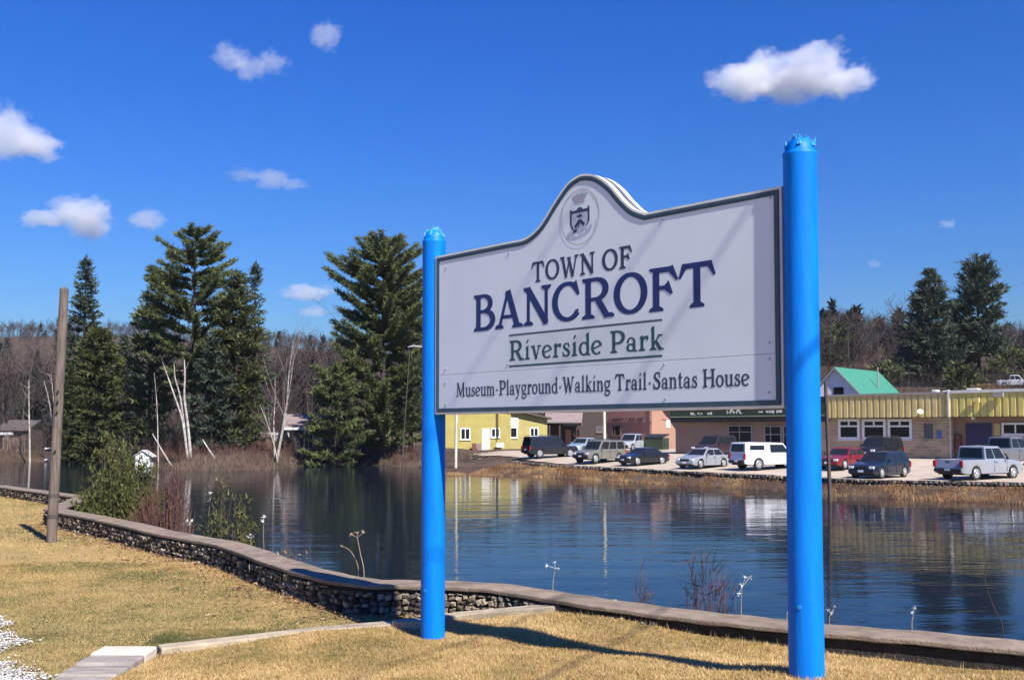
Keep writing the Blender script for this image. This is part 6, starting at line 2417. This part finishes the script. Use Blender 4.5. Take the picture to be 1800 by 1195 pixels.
weed('thin dark stem right of the near blue post above the weed tuft', [(1468, 1075), (1478, 1040), (1485, 1010), (1490, 985)], 9.2, [(1491, 980)], 'dark_stalk', 'dark_stalk', .003, 6, .012)
weed('tall dry weed with a flat pale head behind the wall left of the far post', [(640, 1008), (634, 975), (628, 945)], 12.3, [(618, 938), (628, 936), (638, 936)], 'stalk', 'stalk', .005, 7, .04)
weed('bent dry weed leaning left beside the flat headed one', [(630, 1008), (626, 985), (614, 966), (600, 960)], 12.4, [(600, 960)], 'stalk', 'stalk', .004, 8, .03)
weed('pale cattail like weed behind the wall below the thin green shrub', [(464, 965), (463, 940), (464, 912)], 15.5, [(464, 908), (463, 915)], seed=10, head_s=.05)
weed('white tipped weed at the foot of the thin green shrub', [(441, 955), (441, 945)], 16.2, [(440, 940), (445, 943), (436, 944)], seed=11, head_s=.04)
weed('grey stalk with pale tip beside the thin green shrub', [(366, 930), (368, 890), (371, 868)], 17.8, [(371, 866), (367, 878)], seed=12, head_s=.05)
weed('white flowered dead weed behind the wall right of the reddish shrub', [(334, 925), (334, 918)], 18.9, [(329, 916), (337, 914), (333, 921)], seed=13, head_s=.05)

# scraps of paper against the wall
for x, y, lab, s in ((198, 944, 'crumpled white paper leaning on the wall foot near the green shrub', .17), (489, 1025, 'white sheet of paper stuck at the wall foot at mid left', .13)):
    p = at_z(x, y, lz(*at_z(x, y, 1.48).xy) + .07)
    r = random.Random(int(x))
    t = []
    mb = MB()
    n = 5
    W_ = s
    g_ = [[Vector(((i / (n - 1) - .5) * W_ + r.gauss(0, .008) + (.03 * j / (n - 1)), .05 * (j / (n - 1)) ** 2 + r.gauss(0, .010) - .02, (j / (n - 1) - .5) * W_ * 1.25 + r.gauss(0, .006))) for i in range(n)] for j in range(n)]
    mb.add([v for row in g_ for v in row] + [v + Vector((0, .004, 0)) for row in g_ for v in row], [(j * n + i, j * n + i + 1, (j + 1) * n + i + 1, (j + 1) * n + i) for j in range(n - 1) for i in range(n - 1)] + [(25 + j * n + i, 25 + (j + 1) * n + i, 25 + (j + 1) * n + i + 1, 25 + j * n + i + 1) for j in range(n - 1) for i in range(n - 1)])
    o = mb.build('paper', M['paper'], loc=p)
    tag(o, lab, 'paper')
# flat stone where the kerb meets the far post
p = at_z(722, 1100, 1.6)
mb = MB()
r = random.Random(5)
poly_ = [(.24 * math.cos(a) * r.uniform(.8, 1.1) + .05, .13 * math.sin(a) * r.uniform(.8, 1.1), 0) for a in np.linspace(0, 6.283, 9)[:-1]]
mb.prism(poly_, (.01, 0, .09))
tag(mb.build('flat_stone', M['concrete'], None, .02, loc=(p.x, p.y, lz(p.x, p.y) - .01)), 'flat grey stone on the kerb beside the foot of the far blue post', 'stone')


# ------------------------------------------------------------------ clouds: small fair weather puffs, as real volumes far off
def cloud_material(name, dens, thr, scale, seed):
    m = bpy.data.materials.new(name)
    m.use_nodes = True
    nt = m.node_tree
    N, L = nt.nodes, nt.links
    N.remove(N['Principled BSDF'])
    out = N['Material Output']
    tc = N.new('ShaderNodeTexCoord')
    ln = N.new('ShaderNodeVectorMath')
    ln.operation = 'LENGTH'
    L.new(tc.outputs['Object'], ln.inputs[0])
    no = N.new('ShaderNodeTexNoise')
    no.noise_dimensions = '4D'
    no.inputs['W'].default_value = seed
    no.inputs['Scale'].default_value = scale
    no.inputs['Detail'].default_value = 6
    no.inputs['Roughness'].default_value = .6
    L.new(tc.outputs['Object'], no.inputs['Vector'])
    # field = noise * 1.0 - radius * k + offset
    mu = N.new('ShaderNodeMath')
    mu.operation = 'MULTIPLY_ADD'
    mu.inputs[1].default_value = -.62
    L.new(ln.outputs['Value'], mu.inputs[0])
    L.new(no.outputs[0], mu.inputs[2])
    mr = N.new('ShaderNodeMapRange')
    mr.interpolation_type = 'SMOOTHSTEP'
    mr.inputs['From Min'].default_value = thr
    mr.inputs['From Max'].default_value = thr + .16
    mr.inputs['To Min'].default_value = 0
    mr.inputs['To Max'].default_value = dens
    L.new(mu.outputs[0], mr.inputs['Value'])
    pv = N.new('ShaderNodeVolumePrincipled')
    pv.inputs['Color'].default_value = (1, 1, 1, 1)
    pv.inputs['Anisotropy'].default_value = .2
    L.new(mr.outputs[0], pv.inputs['Density'])
    L.new(pv.outputs[0], out.inputs['Volume'])
    return m


import bmesh
def cloud(label, blobs, D, dens, thr, seed, scale=2.2):
    """blobs: (x, y, rx, ry) ellipses in picture units; each is a puff of the same cloud at distance D"""
    cx = sum(b[0] for b in blobs) / len(blobs)
    cy = sum(b[1] for b in blobs) / len(blobs)
    C_ = at_y(cx, cy, D)
    t = empty('cloud', C_)
    tag(t, label, 'cloud', 'small white clouds in the blue sky')
    for i, (x, y, rx, ry) in enumerate(blobs):
        c = at_y(x, y, D + (i % 3 - 1) * 30)
        k = D / F
        bm = bmesh.new()
        bmesh.ops.create_icosphere(bm, subdivisions=2, radius=1.06)
        me = bpy.data.meshes.new('puff')
        bm.to_mesh(me)
        bm.free()
        me.materials.append(cloud_material('cloud_vapour', dens, thr, scale, seed + i * 3.7))
        o = link('puff', me, t)
        o.location = c - C_
        o.scale = (rx * k, (rx + ry) * .5 * k, ry * k)


CLOUDS = [
    ('largest bright cloud above the near blue post', [(1300, 142, 92, 58), (1345, 130, 86, 62), (1385, 150, 95, 52), (1430, 125, 100, 66), (1490, 145, 74, 52)], 2600, .016, .09, 1),
    ('bent wispy cloud at upper left with two lobes', [(405, 100, 50, 40), (440, 122, 52, 36), (480, 110, 46, 34)], 2600, .010, .11, 20),
    ('small soft cloud right of the bent wispy one', [(573, 63, 50, 40)], 2600, .009, .09, 30),
    ('grey white cloud cut by the left picture edge', [(5, 235, 100, 74), (70, 258, 62, 36)], 2600, .013, .08, 41),
    ('bright heaped cloud above the tall narrow spruce', [(140, 378, 82, 50), (75, 384, 62, 26), (165, 402, 50, 36)], 2800, .016, .08, 52),
    ('small triangular cloud right of the heaped one', [(256, 386, 48, 30)], 2800, .013, .08, 63),
    ('flat thin cloud high between the pines and the sign', [(474, 314, 56, 28), (515, 324, 44, 18), (428, 308, 46, 20)], 2800, .009, .10, 74),
    ('low flat cloud peeping out left of the broad pine', [(540, 514, 66, 21)], 3200, .014, .06, 85),
    ('lower of the two flat clouds beside the broad pine', [(550, 548, 40, 15)], 3200, .012, .06, 96),
    ('tiny faint cloud high right of the near blue post', [(1666, 394, 26, 15)], 2800, .012, .12, 107),
    ('tiny faint cloud low right of the near blue post', [(1538, 464, 22, 12)], 2800, .009, .12, 118),
]
for c in CLOUDS:
    cloud(*c)

# ------------------------------------------------------------------ thin spring haze
def haze():
    m = bpy.data.materials.new('haze')
    m.use_nodes = True
    nt = m.node_tree
    nt.nodes.remove(nt.nodes['Principled BSDF'])
    pv = nt.nodes.new('ShaderNodeVolumePrincipled')
    pv.inputs['Color'].default_value = (.80, .88, 1, 1)
    pv.inputs['Density'].default_value = HAZE
    nt.links.new(pv.outputs[0], nt.nodes['Material Output'].inputs['Volume'])
    mb = MB()
    mb.lohi((-1700, -1700, -2.7), (1700, 1700, 190))
    tag(mb.build('haze', m), kind='stuff')


HAZE = .00006
haze()
